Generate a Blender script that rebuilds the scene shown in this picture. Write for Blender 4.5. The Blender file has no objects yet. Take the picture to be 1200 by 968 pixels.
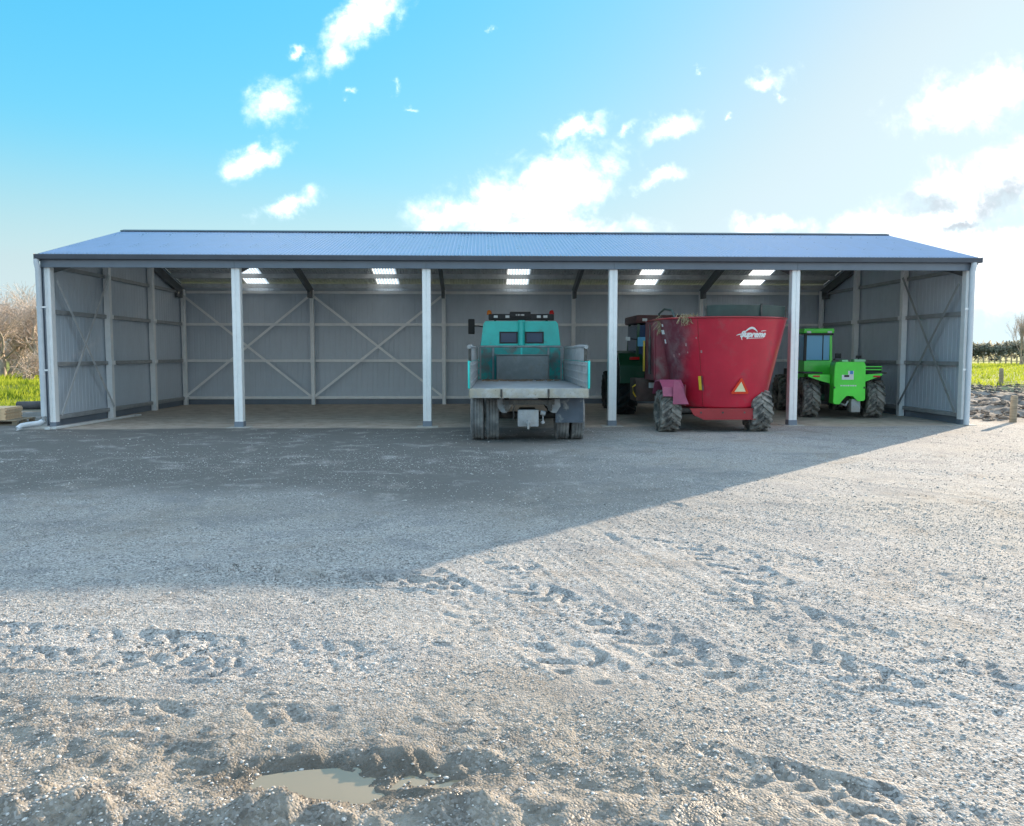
import bpy, bmesh, math, random
import numpy as np
from mathutils import Vector, Matrix

random.seed(7)
rng = np.random.default_rng(11)
SC = bpy.context.scene
COL = SC.collection
R = math.radians

# ------------------------------------------------------------------ camera
FPX, PITCH, YAW = 954.99, 0.0735, 0.0358
CAM = Vector((10.366, -20.127, 1.811))
cd = bpy.data.cameras.new('camera')
cam = bpy.data.objects.new('camera', cd)
COL.objects.link(cam)
cam.location = CAM
cam.rotation_euler = (math.pi / 2 - PITCH, 0, -YAW)
cd.sensor_fit = 'HORIZONTAL'
cd.sensor_width = 36
cd.lens = 36 * FPX / 1200
cd.clip_start = 0.05
cd.clip_end = 8000
SC.camera = cam


def ray(u, v):
    """direction in the world of a photograph pixel (1200 x 968)"""
    x = (u - 600) / FPX
    z = -(v - 484) / FPX
    Y = math.cos(PITCH) + z * math.sin(PITCH)
    Z = -math.sin(PITCH) + z * math.cos(PITCH)
    return Vector((x * math.cos(YAW) + Y * math.sin(YAW), -x * math.sin(YAW) + Y * math.cos(YAW), Z))


def at(u, v, Y):
    d = ray(u, v)
    return CAM + d * ((Y - CAM.y) / d.y)


def gnd(u, v, z=0.0):
    d = ray(u, v)
    return CAM + d * ((z - CAM.z) / d.z)


# ------------------------------------------------------------------ light
SUN_EL, SUN_AZ = R(12.3), R(44.2)
SKY_STRENGTH, SUN_STRENGTH, EXPOSURE = 0.125, 2.8, 2.04
SKY_WHITE, SKY_KNEE = 2.02, 1.3
sdir = Vector((math.sin(SUN_AZ) * math.cos(SUN_EL), math.cos(SUN_AZ) * math.cos(SUN_EL), math.sin(SUN_EL)))
sl = bpy.data.lights.new('sun', 'SUN')
sl.energy = SUN_STRENGTH
sl.angle = R(0.4)
sl.color = (1.0, 0.81, 0.60)
so = bpy.data.objects.new('sun', sl)
so.rotation_euler = sdir.to_track_quat('Z', 'Y').to_euler()
so.location = (40, 40, 20)
COL.objects.link(so)

SC.view_settings.view_transform = 'Standard'
SC.view_settings.look = 'None'
SC.view_settings.gamma = 1
SC.view_settings.exposure = EXPOSURE
SC.view_settings.use_curve_mapping = False
SC.render.engine = 'CYCLES'
SC.cycles.use_denoising = True
SC.cycles.max_bounces = 10
SC.cycles.diffuse_bounces = 8


# ------------------------------------------------------------------ node helper
class NT:
    def __init__(s, tree):
        s.t = tree
        s.n = tree.nodes
        s.l = tree.links

    def new(s, typ, **kw):
        n = s.n.new(typ)
        for k, v in kw.items():
            setattr(n, k, v)
        return n

    def put(s, sock, v):
        if isinstance(v, bpy.types.NodeSocket):
            s.l.new(v, sock)
        elif v is not None:
            sock.default_value = v

    def m(s, op, a, b=None, c=None, clamp=False):
        n = s.new('ShaderNodeMath', operation=op)
        n.use_clamp = clamp
        s.put(n.inputs[0], a)
        if b is not None:
            s.put(n.inputs[1], b)
        if c is not None:
            s.put(n.inputs[2], c)
        return n.outputs[0]

    def vm(s, op, a, b=None, scale=None):
        n = s.new('ShaderNodeVectorMath', operation=op)
        s.put(n.inputs[0], a)
        if b is not None:
            s.put(n.inputs[1], b)
        if scale is not None:
            s.put(n.inputs['Scale'], scale)
        return n

    def mix(s, f, a, b, typ='MIX'):
        n = s.new('ShaderNodeMix', data_type='RGBA', blend_type=typ)
        s.put(n.inputs[0], f)
        s.put(n.inputs[6], a)
        s.put(n.inputs[7], b)
        return n.outputs[2]

    def ramp(s, f, lo, hi, smooth=True):
        n = s.new('ShaderNodeMapRange', interpolation_type='SMOOTHSTEP' if smooth else 'LINEAR')
        s.put(n.inputs[0], f)
        s.put(n.inputs[1], lo)
        s.put(n.inputs[2], hi)
        return n.outputs[0]

    def noise(s, vec, scale, detail=4, rough=0.55, dist=0.0, out=0):
        n = s.new('ShaderNodeTexNoise')
        s.put(n.inputs['Vector'], vec)
        n.inputs['Scale'].default_value = scale
        n.inputs['Detail'].default_value = detail
        n.inputs['Roughness'].default_value = rough
        n.inputs['Distortion'].default_value = dist
        return n.outputs[out]


def c4(c):
    return (c[0], c[1], c[2], 1.0)


# ------------------------------------------------------------------ world: sky and clouds
wd = bpy.data.worlds.new('World')
SC.world = wd
wd.use_nodes = True
wd.node_tree.nodes.clear()
W = NT(wd.node_tree)
sky = W.new('ShaderNodeTexSky')
sky.sky_type = 'NISHITA'
sky.sun_disc = False
sky.sun_elevation = SUN_EL
sky.sun_rotation = SUN_AZ
sky.air_density = 1.0
sky.dust_density = 0.6
sky.ozone_density = 2.0
tc = W.new('ShaderNodeTexCoord')
gen = tc.outputs['Generated']
sx = W.new('ShaderNodeSeparateXYZ')
W.put(sx.inputs[0], gen)
yy = W.m('MAXIMUM', sx.outputs[1], 0.05)
cu = W.m('DIVIDE', sx.outputs[0], yy)
cv = W.m('DIVIDE', sx.outputs[2], yy)
front = W.ramp(sx.outputs[1], 0.15, 0.4)
cuv = W.new('ShaderNodeCombineXYZ')
W.put(cuv.inputs[0], cu)
W.put(cuv.inputs[1], cv)
# clouds of the photograph: pixel centre, half axes, tilt
CLOUDS = [(425, 28, 70, 20, 45), (398, 66, 26, 13, 30), (320, 125, 32, 24, 0), (303, 183, 36, 17, 20), (338, 240, 38, 14, 14),
          (342, 62, 20, 8, 15), (462, 98, 9, 15, 0), (479, 123, 14, 6, -8), (408, 110, 13, 6, 10), (575, 39, 9, 6, 45),
          (565, 247, 72, 30, 12), (640, 225, 75, 40, 25), (705, 188, 42, 32, 25), (620, 268, 110, 16, 0),
          (680, 148, 44, 12, 15), (785, 153, 40, 15, 25), (772, 211, 30, 10, 10), (735, 150, 20, 8, 30), (900, 95, 25, 12, 20),
          (918, 112, 7, 11, 20), (848, 134, 8, 6, 0), (825, 80, 8, 5, 30),
          (1140, 116, 80, 28, 12), (895, 264, 46, 13, 6), (1125, 245, 120, 36, 18), (1195, 212, 70, 40, 20), (1050, 265, 70, 20, 8),
          (1200, 290, 180, 26, 0), (1175, 330, 200, 40, 0)]
wn1 = W.vm('SUBTRACT', W.noise(cuv.outputs[0], 16.0, 6, 0.6, 0, 1), (0.5, 0.5, 0.5)).outputs[0]
wn2 = W.vm('SUBTRACT', W.noise(cuv.outputs[0], 60.0, 5, 0.6, 0, 1), (0.5, 0.5, 0.5)).outputs[0]
wsum = W.vm('ADD', W.vm('SCALE', wn1, scale=0.055).outputs[0], W.vm('SCALE', wn2, scale=0.022).outputs[0]).outputs[0]
wsep = W.new('ShaderNodeSeparateXYZ')
W.put(wsep.inputs[0], wsum)
cuw = W.m('ADD', cu, wsep.outputs[0])
cvw = W.m('ADD', cv, wsep.outputs[1])
cmask = None
for (px_, py_, ax_, ay_, tl_) in CLOUDS:
    d0 = ray(px_, py_)
    u0, v0 = d0.x / d0.y, d0.z / d0.y
    ca, sa = math.cos(R(tl_)), math.sin(R(tl_))
    du = W.m('SUBTRACT', cuw, u0)
    dv = W.m('SUBTRACT', cvw, v0)
    a1 = W.m('MULTIPLY_ADD', du, ca * FPX / ax_, W.m('MULTIPLY', dv, sa * FPX / ax_))
    a2 = W.m('MULTIPLY_ADD', dv, ca * FPX / ay_, W.m('MULTIPLY', du, -sa * FPX / ay_))
    dd = W.m('SQRT', W.m('ADD', W.m('MULTIPLY', a1, a1), W.m('MULTIPLY', a2, a2)))
    mk = W.m('SUBTRACT', 1.0 + (0.34 if ax_ >= 60 else 0.12 if ax_ >= 30 else 0.0 if ax_ >= 18 else -0.28), dd)
    cmask = mk if cmask is None else W.m('MAXIMUM', cmask, mk)
cmask = W.m('MAXIMUM', cmask, -1.5)
cn = W.noise(cuv.outputs[0], 15.0, 9, 0.62, 0.35)
cn2 = W.noise(cuv.outputs[0], 48.0, 6, 0.6)
cval = W.m('ADD', cmask, W.m('ADD', W.m('MULTIPLY', W.m('SUBTRACT', cn, 0.5), 2.6), W.m('MULTIPLY', W.m('SUBTRACT', cn2, 0.5), 1.1)))
calpha = W.m('MULTIPLY', W.m('POWER', W.ramp(cval, -0.25, 1.5), 1.5), front)
# unseen broken cumulus over the rest of the sky, made denser to light the shed inside
sz = W.m('ADD', W.m('MAXIMUM', sx.outputs[2], 0.0), 0.16)
pl = W.new('ShaderNodeCombineXYZ')
W.put(pl.inputs[0], W.m('DIVIDE', sx.outputs[0], sz))
W.put(pl.inputs[1], W.m('DIVIDE', sx.outputs[1], sz))
gn = W.noise(pl.outputs[0], 1.1, 9, 0.58, 0.2)
inwin = W.m('MULTIPLY', W.m('MULTIPLY', W.ramp(W.m('ABSOLUTE', W.m('SUBTRACT', cu, 0.04)), 0.85, 0.68), W.ramp(cv, 0.60, 0.48)), front)
ga = W.m('MULTIPLY', W.ramp(gn, 0.44, 0.62), W.m('SUBTRACT', 1.0, inwin))
ga = W.m('MULTIPLY', ga, W.ramp(sx.outputs[2], 0.0, 0.05))
calpha = W.m('MAXIMUM', calpha, ga)
hs = W.new('ShaderNodeHueSaturation')
hs.inputs['Hue'].default_value = 0.475
hs.inputs['Saturation'].default_value = 1.42
hs.inputs['Value'].default_value = 1.0
# roll off the brightest part of the sky round the sun (the same law in every direction)
bw_ = W.new('ShaderNodeRGBToBW')
W.put(bw_.inputs[0], sky.outputs[0])
soft = W.m('DIVIDE', SKY_WHITE, W.m('ADD', bw_.outputs[0], SKY_KNEE))
W.put(hs.inputs['Color'], W.vm('SCALE', sky.outputs[0], scale=soft).outputs[0])
# cloud body: thick middles are greyer
thick = W.m('MULTIPLY', W.ramp(cval, 0.55, 1.3), W.ramp(W.noise(cuv.outputs[0], 7.0, 5, 0.6), 0.50, 0.66))
core = 0.0
for (px_, py_, ax_, ay_, tl_) in ((1172, 238, 62, 30, 28), (1085, 238, 52, 16, 12), (1120, 262, 40, 10, 10)):
    d0 = ray(px_, py_)
    ca, sa = math.cos(R(tl_)), math.sin(R(tl_))
    du = W.m('SUBTRACT', cuw, d0.x / d0.y)
    dv = W.m('SUBTRACT', cvw, d0.z / d0.y)
    a1 = W.m('MULTIPLY_ADD', du, ca * FPX / ax_, W.m('MULTIPLY', dv, sa * FPX / ax_))
    a2 = W.m('MULTIPLY_ADD', dv, ca * FPX / ay_, W.m('MULTIPLY', du, -sa * FPX / ay_))
    dd = W.m('SQRT', W.m('ADD', W.m('MULTIPLY', a1, a1), W.m('MULTIPLY', a2, a2)))
    core = W.m('MAXIMUM', core, W.m('MULTIPLY', W.m('MULTIPLY', W.ramp(W.m('ADD', dd, W.m('MULTIPLY', W.m('SUBTRACT', cn2, 0.5), 1.2)), 1.25, 0.2), front), 0.9))
ccol = W.mix(W.m('MULTIPLY', thick, 0.6), (4.0, 4.15, 4.35, 1), (1.9, 2.05, 2.2, 1))
ccol = W.mix(core, ccol, (0.85, 0.93, 1.04, 1))
hazec = W.vm('SCALE', (0.85, 1.05, 1.14), scale=W.m('MULTIPLY', bw_.outputs[0], soft)).outputs[0]
skyc = W.mix(W.m('MAXIMUM', W.ramp(bw_.outputs[0], 2.2, 8.0), W.ramp(sx.outputs[2], 0.26, 0.02)), hs.outputs[0], hazec)
csky = W.mix(calpha, skyc, ccol)
bg = W.new('ShaderNodeBackground')
W.put(bg.inputs[0], csky)
bg.inputs[1].default_value = SKY_STRENGTH
wo = W.new('ShaderNodeOutputWorld')
W.l.new(bg.outputs[0], wo.inputs[0])


# ------------------------------------------------------------------ materials
MATS = {}


def mat(name, base, rough=0.6, metal=0.0, var=0.12, vscale=3.0, bump=0.0, bscale=40.0, dirt=None, dlo=0.5, dhi=0.7, dscale=2.0,
        spec=0.5, coat=0.0, dirt2=None, stretch=None):
    if name in MATS:
        return MATS[name]
    m = bpy.data.materials.new(name)
    m.use_nodes = True
    T = NT(m.node_tree)
    p = T.n['Principled BSDF']
    tcn = T.new('ShaderNodeTexCoord')
    v = tcn.outputs['Object']
    if stretch:
        v = T.vm('MULTIPLY', v, stretch).outputs[0]
    n1 = T.noise(v, vscale, 6, 0.6)
    dark = tuple(b * (1 - var) for b in base)
    lite = tuple(min(1, b * (1 + var)) for b in base)
    col = T.mix(T.ramp(n1, 0.3, 0.7), c4(dark), c4(lite))
    rg = T.m('MULTIPLY_ADD', n1, 0.25, rough - 0.12, clamp=True)
    if dirt is not None:
        dn = T.noise(v, dscale, 8, 0.65, 0.3)
        df = T.ramp(dn, dlo, dhi)
        col = T.mix(df, col, c4(dirt))
        rg = T.m('ADD', rg, T.m('MULTIPLY', df, 0.3), clamp=True)
        if metal > 0:
            T.put(p.inputs['Metallic'], T.m('MULTIPLY', T.m('SUBTRACT', 1.0, df), metal))
    if dirt2 is not None:
        dn2 = T.noise(v, dscale * 7, 6, 0.7)
        col = T.mix(T.ramp(dn2, 0.58, 0.72), col, c4(dirt2))
    T.put(p.inputs['Base Color'], col)
    T.put(p.inputs['Roughness'], rg)
    if dirt is None or metal == 0:
        p.inputs['Metallic'].default_value = metal
    p.inputs['Specular IOR Level'].default_value = spec
    p.inputs['Coat Weight'].default_value = coat
    if bump > 0:
        bn = T.new('ShaderNodeBump')
        bn.inputs['Strength'].default_value = 1.0
        bn.inputs['Distance'].default_value = bump
        T.put(bn.inputs['Height'], T.noise(v, bscale, 5, 0.6))
        T.put(p.inputs['Normal'], bn.outputs[0])
    MATS[name] = m
    return m


galv = mat('galvanised_steel', (0.90, 0.90, 0.90), 0.42, 0.12, 0.04, 6, 0.0006, 18)
galvd = mat('galvanised_purlin', (0.62, 0.64, 0.66), 0.5, 0.25, 0.12, 5, dirt=(0.30, 0.29, 0.27), dlo=0.58, dhi=0.8)
endgirt = mat('shade_toned_girt_steel', (0.36, 0.37, 0.38), 0.55, 0.2, 0.12, 5)  # darker tone put in for the shaded undersides of the end-wall girts
clad = mat('wall_cladding', (0.56, 0.62, 0.69), 0.36, 0.05, 0.05, 1.2, dirt=(0.50, 0.55, 0.60), dlo=0.55, dhi=0.85, dscale=1.5)
roofm = mat('roof_paint', (0.23, 0.32, 0.49), 0.30, 0.35, 0.10, 1.5)
T = NT(roofm.node_tree)          # pale grey backing coat added underneath to bounce light into the shed
pb = T.n['Principled BSDF']
geoN = T.new('ShaderNodeNewGeometry')
T.put(pb.inputs['Base Color'], T.mix(geoN.outputs['Backfacing'], pb.inputs['Base Color'].links[0].from_socket, (0.62, 0.63, 0.64, 1)))
dkst = mat('dark_fascia_paint', (0.085, 0.10, 0.125), 0.38, 0.15, 0.10, 2)
trim = mat('fascia_paint', (0.19, 0.225, 0.275), 0.42, 0.15, 0.08, 2)
rafter = mat('rafter_steel', (0.16, 0.17, 0.18), 0.55, 0.3, 0.15, 3)
pvc = mat('downpipe_plastic', (0.62, 0.66, 0.70), 0.38, 0.0, 0.05, 4, dirt=(0.42, 0.40, 0.36), dlo=0.6, dhi=0.85)
conc = mat('concrete', (0.42, 0.41, 0.38), 0.9, 0, 0.15, 5, 0.004, 30)
wood = mat('weathered_timber', (0.30, 0.24, 0.17), 0.85, 0, 0.3, 3, 0.003, 20, stretch=(1, 1, 6))
palew = mat('pale_board', (0.66, 0.67, 0.66), 0.6, 0, 0.1, 3, dirt=(0.4, 0.36, 0.3), dlo=0.55, dhi=0.75)
ply = mat('plywood', (0.80, 0.55, 0.33), 0.75, 0, 0.18, 3, 0.001, 20, stretch=(1, 5, 1))
rubber = mat('tyre_rubber', (0.07, 0.068, 0.065), 0.85, 0, 0.2, 6, 0.002, 60, dirt=(0.33, 0.30, 0.265), dlo=0.34, dhi=0.64, dscale=5)
rubberd = mat('tyre_rubber_dark', (0.022, 0.023, 0.024), 0.8, 0, 0.2, 6, 0.002, 60, dirt=(0.07, 0.065, 0.055), dlo=0.45, dhi=0.75, dscale=4)
dusttyre = mat('dusty_tyre', (0.20, 0.20, 0.20), 0.9, 0, 0.2, 5, 0.003, 60, dirt=(0.40, 0.385, 0.365), dlo=0.38, dhi=0.7, dscale=4)
steelgrey = mat('worn_grey_steel', (0.36, 0.37, 0.38), 0.6, 0.1, 0.25, 3, 0.002, 30, dirt=(0.38, 0.36, 0.33), dlo=0.45, dhi=0.7, dscale=3, dirt2=(0.12, 0.09, 0.07))
black = mat('black_plastic', (0.018, 0.018, 0.02), 0.5, 0, 0.2, 5)
iron = mat('dirty_iron', (0.07, 0.068, 0.065), 0.7, 0.3, 0.3, 5, 0.002, 40, dirt=(0.16, 0.14, 0.12), dlo=0.45, dhi=0.7, dscale=4)
teal = mat('teal_paint', (0.03, 0.70, 0.63), 0.36, 0, 0.12, 2, dirt=(0.17, 0.22, 0.20), dlo=0.60, dhi=0.78, dscale=3, coat=0.2)
tealdirty = mat('worn_teal_paint', (0.045, 0.24, 0.22), 0.55, 0, 0.2, 3, 0.001, 30, dirt=(0.17, 0.165, 0.155), dlo=0.36, dhi=0.60, dscale=2.6)
tealmid = mat('scuffed_teal_paint', (0.03, 0.40, 0.36), 0.5, 0, 0.2, 3, 0.001, 30, dirt=(0.19, 0.21, 0.195), dlo=0.44, dhi=0.66, dscale=2.6)
red = mat('red_paint', (0.33, 0.016, 0.024), 0.33, 0, 0.10, 1.2, dirt=(0.25, 0.05, 0.05), dlo=0.62, dhi=0.85, dscale=2.5, coat=0.25)
reddirty = mat('dirty_maroon_paint', (0.20, 0.025, 0.04), 0.5, 0, 0.2, 2, 0.001, 30, dirt=(0.22, 0.14, 0.13), dlo=0.45, dhi=0.72, dscale=3)
redfade = mat('faded_pink_paint', (0.36, 0.08, 0.15), 0.45, 0, 0.15, 3, dirt=(0.25, 0.15, 0.2), dlo=0.55, dhi=0.75)
grn = mat('bright_green_paint', (0.10, 0.85, 0.06), 0.35, 0, 0.08, 2, dirt=(0.16, 0.34, 0.10), dlo=0.62, dhi=0.85, dscale=3, coat=0.3)
dgrn = mat('dark_green_paint', (0.012, 0.075, 0.03), 0.38, 0, 0.15, 2, dirt=(0.06, 0.07, 0.05), dlo=0.5, dhi=0.8, coat=0.2)
brnroof = mat('tractor_roof_paint', (0.10, 0.032, 0.03), 0.45, 0, 0.15, 3)
white = mat('white_print', (0.78, 0.78, 0.77), 0.5, 0, 0.04, 4)
yellow = mat('yellow_reflector', (0.80, 0.52, 0.04), 0.35, 0, 0.06, 8)
paley = mat('pale_yellow_reflector', (0.86, 0.76, 0.46), 0.35, 0, 0.05, 8)
orange = mat('orange_red_reflector', (0.80, 0.06, 0.02), 0.3, 0, 0.05, 8)
amber = mat('amber_lens', (0.75, 0.22, 0.03), 0.25, 0, 0.06, 8)
redlens = mat('red_lens', (0.6, 0.02, 0.02), 0.2, 0, 0.06, 8)
lens = mat('clear_lens', (0.75, 0.78, 0.78), 0.15, 0, 0.05, 8)
blueprint = mat('blue_print', (0.06, 0.28, 0.60), 0.5, 0, 0.05, 4)
straw = mat('straw', (0.36, 0.28, 0.17), 0.9, 0, 0.3, 12)
darkfeed = mat('dark_green_rubber', (0.030, 0.055, 0.050), 0.45, 0, 0.2, 3, dirt=(0.09, 0.10, 0.085), dlo=0.5, dhi=0.75)
bark = mat('bare_bark', (0.34, 0.28, 0.23), 0.9, 0, 0.3, 3, 0.01, 12)
twig = mat('bare_twigs', (0.50, 0.41, 0.35), 0.9, 0, 0.25, 0.6)


def glass_mat(name, tint, rough=0.06):
    m = bpy.data.materials.new(name)
    m.use_nodes = True
    p = m.node_tree.nodes['Principled BSDF']
    p.inputs['Base Color'].default_value = c4(tint)
    p.inputs['Roughness'].default_value = rough
    p.inputs['Metallic'].default_value = 0.0
    p.inputs['Specular IOR Level'].default_value = 0.5
    p.inputs['IOR'].default_value = 1.45
    p.inputs['Transmission Weight'].default_value = 0.08
    return m


glass = glass_mat('tinted_glass', (0.05, 0.09, 0.17))
glassb = glass_mat('blue_tinted_glass', (0.22, 0.58, 0.88), 0.12)

m = bpy.data.materials.new('translucent_rooflight')
m.use_nodes = True
T = NT(m.node_tree)
T.n.remove(T.n['Principled BSDF'])
tr = T.new('ShaderNodeBsdfTranslucent')
tr.inputs[0].default_value = (0.85, 0.90, 0.92, 1)
gl = T.new('ShaderNodeBsdfDiffuse')
gl.inputs[0].default_value = (0.7, 0.73, 0.74, 1)
mx = T.new('ShaderNodeMixShader')
mx.inputs[0].default_value = 0.25
T.l.new(tr.outputs[0], mx.inputs[1])
T.l.new(gl.outputs[0], mx.inputs[2])
T.l.new(mx.outputs[0], T.n['Material Output'].inputs[0])
rooflight = m


# ------------------------------------------------------------------ mesh helpers
def tag(o, label=None, cat=None, group=None, kind=None):
    if label:
        o['label'] = label
    if cat:
        o['category'] = cat
    if group:
        o['group'] = group
    if kind:
        o['kind'] = kind
    return o


def empty(name, loc=(0, 0, 0), rz=0.0):
    o = bpy.data.objects.new(name, None)
    COL.objects.link(o)
    o.location = loc
    o.rotation_euler = (0, 0, rz)
    o.empty_display_size = 0.2
    return o


def link(name, me, material=None, parent=None, loc=None, rot=None):
    o = bpy.data.objects.new(name, me)
    COL.objects.link(o)
    if material is not None and len(me.materials) == 0:
        me.materials.append(material)
    if parent is not None:
        o.parent = parent
    if loc is not None:
        o.location = loc
    if rot is not None:
        o.rotation_euler = rot
    return o


def finish(bm, name, smooth=0):
    bmesh.ops.recalc_face_normals(bm, faces=bm.faces)
    me = bpy.data.meshes.new(name)
    bm.to_mesh(me)
    bm.free()
    if smooth:
        for p_ in me.polygons:
            p_.use_smooth = True
        me.set_sharp_from_angle(angle=R(smooth))
    return me


def obj(name, bm, material, parent=None, loc=None, rot=None, smooth=0):
    return link(name, finish(bm, name, smooth), material, parent, loc, rot)


def NB():
    return bmesh.new()


def hexa(bm, pts):
    """8 points: bottom ring 0-3, top ring 4-7"""
    vs = [bm.verts.new(p_) for p_ in pts]
    for f in ((3, 2, 1, 0), (4, 5, 6, 7), (0, 1, 5, 4), (1, 2, 6, 5), (2, 3, 7, 6), (3, 0, 4, 7)):
        bm.faces.new([vs[i] for i in f])
    return vs


def box(bm, x0, x1, y0, y1, z0, z1, bev=0.0, M=None):
    pts = [Vector(p_) for p_ in ((x0, y0, z0), (x1, y0, z0), (x1, y1, z0), (x0, y1, z0), (x0, y0, z1), (x1, y0, z1), (x1, y1, z1), (x0, y1, z1))]
    if M is not None:
        pts = [M @ p_ for p_ in pts]
    vs = hexa(bm, pts)
    if bev > 0:
        es = set()
        for v in vs:
            es.update(v.link_edges)
        bmesh.ops.bevel(bm, geom=list(es), offset=bev, segments=2, affect='EDGES', profile=0.6)
    return bm


def bbox(name, material, parent, x0, x1, y0, y1, z0, z1, bev=0.008, M=None):
    return obj(name, box(NB(), x0, x1, y0, y1, z0, z1, bev, M), material, parent, smooth=40)


def frame_of(d):
    d = Vector(d).normalized()
    up = Vector((0, 0, 1)) if abs(d.z) < 0.95 else Vector((0, 1, 0))
    a = d.cross(up).normalized()
    return a, d.cross(a).normalized(), d


def tube(bm, pts, r, seg=10, cap=True):
    """tube along a polyline; r number or list"""
    pts = [Vector(p_) for p_ in pts]
    rs = r if isinstance(r, (list, tuple)) else [r] * len(pts)
    rings = []
    for i, p_ in enumerate(pts):
        if i == 0:
            d = pts[1] - pts[0]
        elif i == len(pts) - 1:
            d = pts[-1] - pts[-2]
        else:
            d = (pts[i + 1] - p_).normalized() + (p_ - pts[i - 1]).normalized()
        a, b, _ = frame_of(d)
        rings.append([bm.verts.new(p_ + (a * math.cos(t) + b * math.sin(t)) * rs[i]) for t in [2 * math.pi * k / seg for k in range(seg)]])
    for i in range(len(rings) - 1):
        for k in range(seg):
            bm.faces.new((rings[i][k], rings[i][(k + 1) % seg], rings[i + 1][(k + 1) % seg], rings[i + 1][k]))
    if cap:
        bm.faces.new(rings[0][::-1])
        bm.faces.new(rings[-1])
    return bm


def bar(bm, p0, p1, w, h, side=None):
    """rectangular bar between two points; w along 'side', h across"""
    p0, p1 = Vector(p0), Vector(p1)
    d = (p1 - p0).normalized()
    if side is None:
        a, b, _ = frame_of(d)
    else:
        a = Vector(side)
        a = (a - d * a.dot(d)).normalized()
        b = d.cross(a)
    a = a * (w / 2)
    b = b * (h / 2)
    hexa(bm, [p0 - a - b, p0 + a - b, p0 + a + b, p0 - a + b, p1 - a - b, p1 + a - b, p1 + a + b, p1 - a + b])
    return bm


def prism(bm, poly, axis, t0, t1):
    """extrude a 2-D polygon along an axis: x -> (y,z), y -> (x,z), z -> (x,y)"""
    def P(a, b, t):
        return {'x': (t, a, b), 'y': (a, t, b), 'z': (a, b, t)}[axis]
    v0 = [bm.verts.new(P(a, b, t0)) for a, b in poly]
    v1 = [bm.verts.new(P(a, b, t1)) for a, b in poly]
    n = len(poly)
    bm.faces.new(v0)
    bm.faces.new(v1[::-1])
    for i in range(n):
        bm.faces.new((v0[i], v1[i], v1[(i + 1) % n], v0[(i + 1) % n]))
    return bm


def lathe_x(bm, prof, seg=40, closed=True):
    """profile of (x, r) turned about the x axis"""
    rings = []
    for x, r_ in prof:
        rings.append([bm.verts.new((x, r_ * math.cos(2 * math.pi * k / seg), r_ * math.sin(2 * math.pi * k / seg))) for k in range(seg)])
    n = len(rings)
    for i in range(n if closed else n - 1):
        a, b = rings[i], rings[(i + 1) % n]
        for k in range(seg):
            bm.faces.new((a[k], a[(k + 1) % seg], b[(k + 1) % seg], b[k]))
    if not closed:
        bm.faces.new(rings[0])
        bm.faces.new(rings[-1][::-1])
    return bm


def tyre_ag(r, w, n):
    """farm tyre with chevron lugs, axle along x"""
    bm = NB()
    rb = r * 0.90
    hw = w / 2
    prof = [(-hw * 0.72, r * 0.52), (-hw, r * 0.62), (-hw * 1.04, r * 0.76), (-hw * 0.95, rb * 0.96), (-hw * 0.6, rb), (0, rb * 1.012),
            (hw * 0.6, rb), (hw * 0.95, rb * 0.96), (hw * 1.04, r * 0.76), (hw, r * 0.62), (hw * 0.72, r * 0.52)]
    lathe_x(bm, prof, 48)
    pitch = 2 * math.pi / n
    lw = pitch * 0.22
    for s in (-1, 1):
        for k in range(n):
            a0 = pitch * (k + (0.5 if s > 0 else 0))
            st = [(-0.04, 0.0, r), (0.55, 0.55, r), (0.98, 1.0, r * 0.985)]
            prev = None
            for (fx, fa, rt) in st:
                x = s * hw * fx
                a = a0 + pitch * 0.95 * fa
                ring = []
                for (da, rr) in ((-lw, rb * 0.95), (lw, rb * 0.95), (lw * 0.75, rt), (-lw * 0.75, rt)):
                    ring.append(bm.verts.new((x, rr * math.cos(a + da), rr * math.sin(a + da))))
                if prev:
                    for q in range(4):
                        bm.faces.new((prev[q], prev[(q + 1) % 4], ring[(q + 1) % 4], ring[q]))
                else:
                    bm.faces.new(ring)
                prev = ring
            bm.faces.new(prev[::-1])
    return finish(bm, 'tyre', 35)


def tyre_road(r, w):
    bm = NB()
    hw = w / 2
    prof = [(-hw * 0.7, r * 0.55), (-hw * 0.98, r * 0.66), (-hw * 1.02, r * 0.82), (-hw * 0.92, r * 0.965)]
    g = [-0.8, -0.5, -0.46, -0.38, -0.34, -0.08, -0.05, 0.05, 0.08, 0.34, 0.38, 0.46, 0.5, 0.8]
    dp = [0, 0, 1, 1, 0, 0, 1, 1, 0, 0, 1, 1, 0, 0]
    prof += [(hw * a, r * (0.992 if abs(a) > 0.7 else 1.0) - 0.014 * b) for a, b in zip(g, dp)]
    prof += [(hw * 0.92, r * 0.965), (hw * 1.02, r * 0.82), (hw * 0.98, r * 0.66), (hw * 0.7, r * 0.55)]
    lathe_x(bm, prof, 48)
    # shoulder blocks
    n = 40
    for s in (-1, 1):
        for k in range(n):
            a = 2 * math.pi * k / n
            M = Matrix.Rotation(a, 4, 'X')
            box(bm, s * hw * 0.72 - 0.02 * 1, s * hw * 0.72 + 0.02, -0.024, 0.024, r * 0.97, r * 1.012, 0, M)
    return finish(bm, 'tyre', 35)


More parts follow.
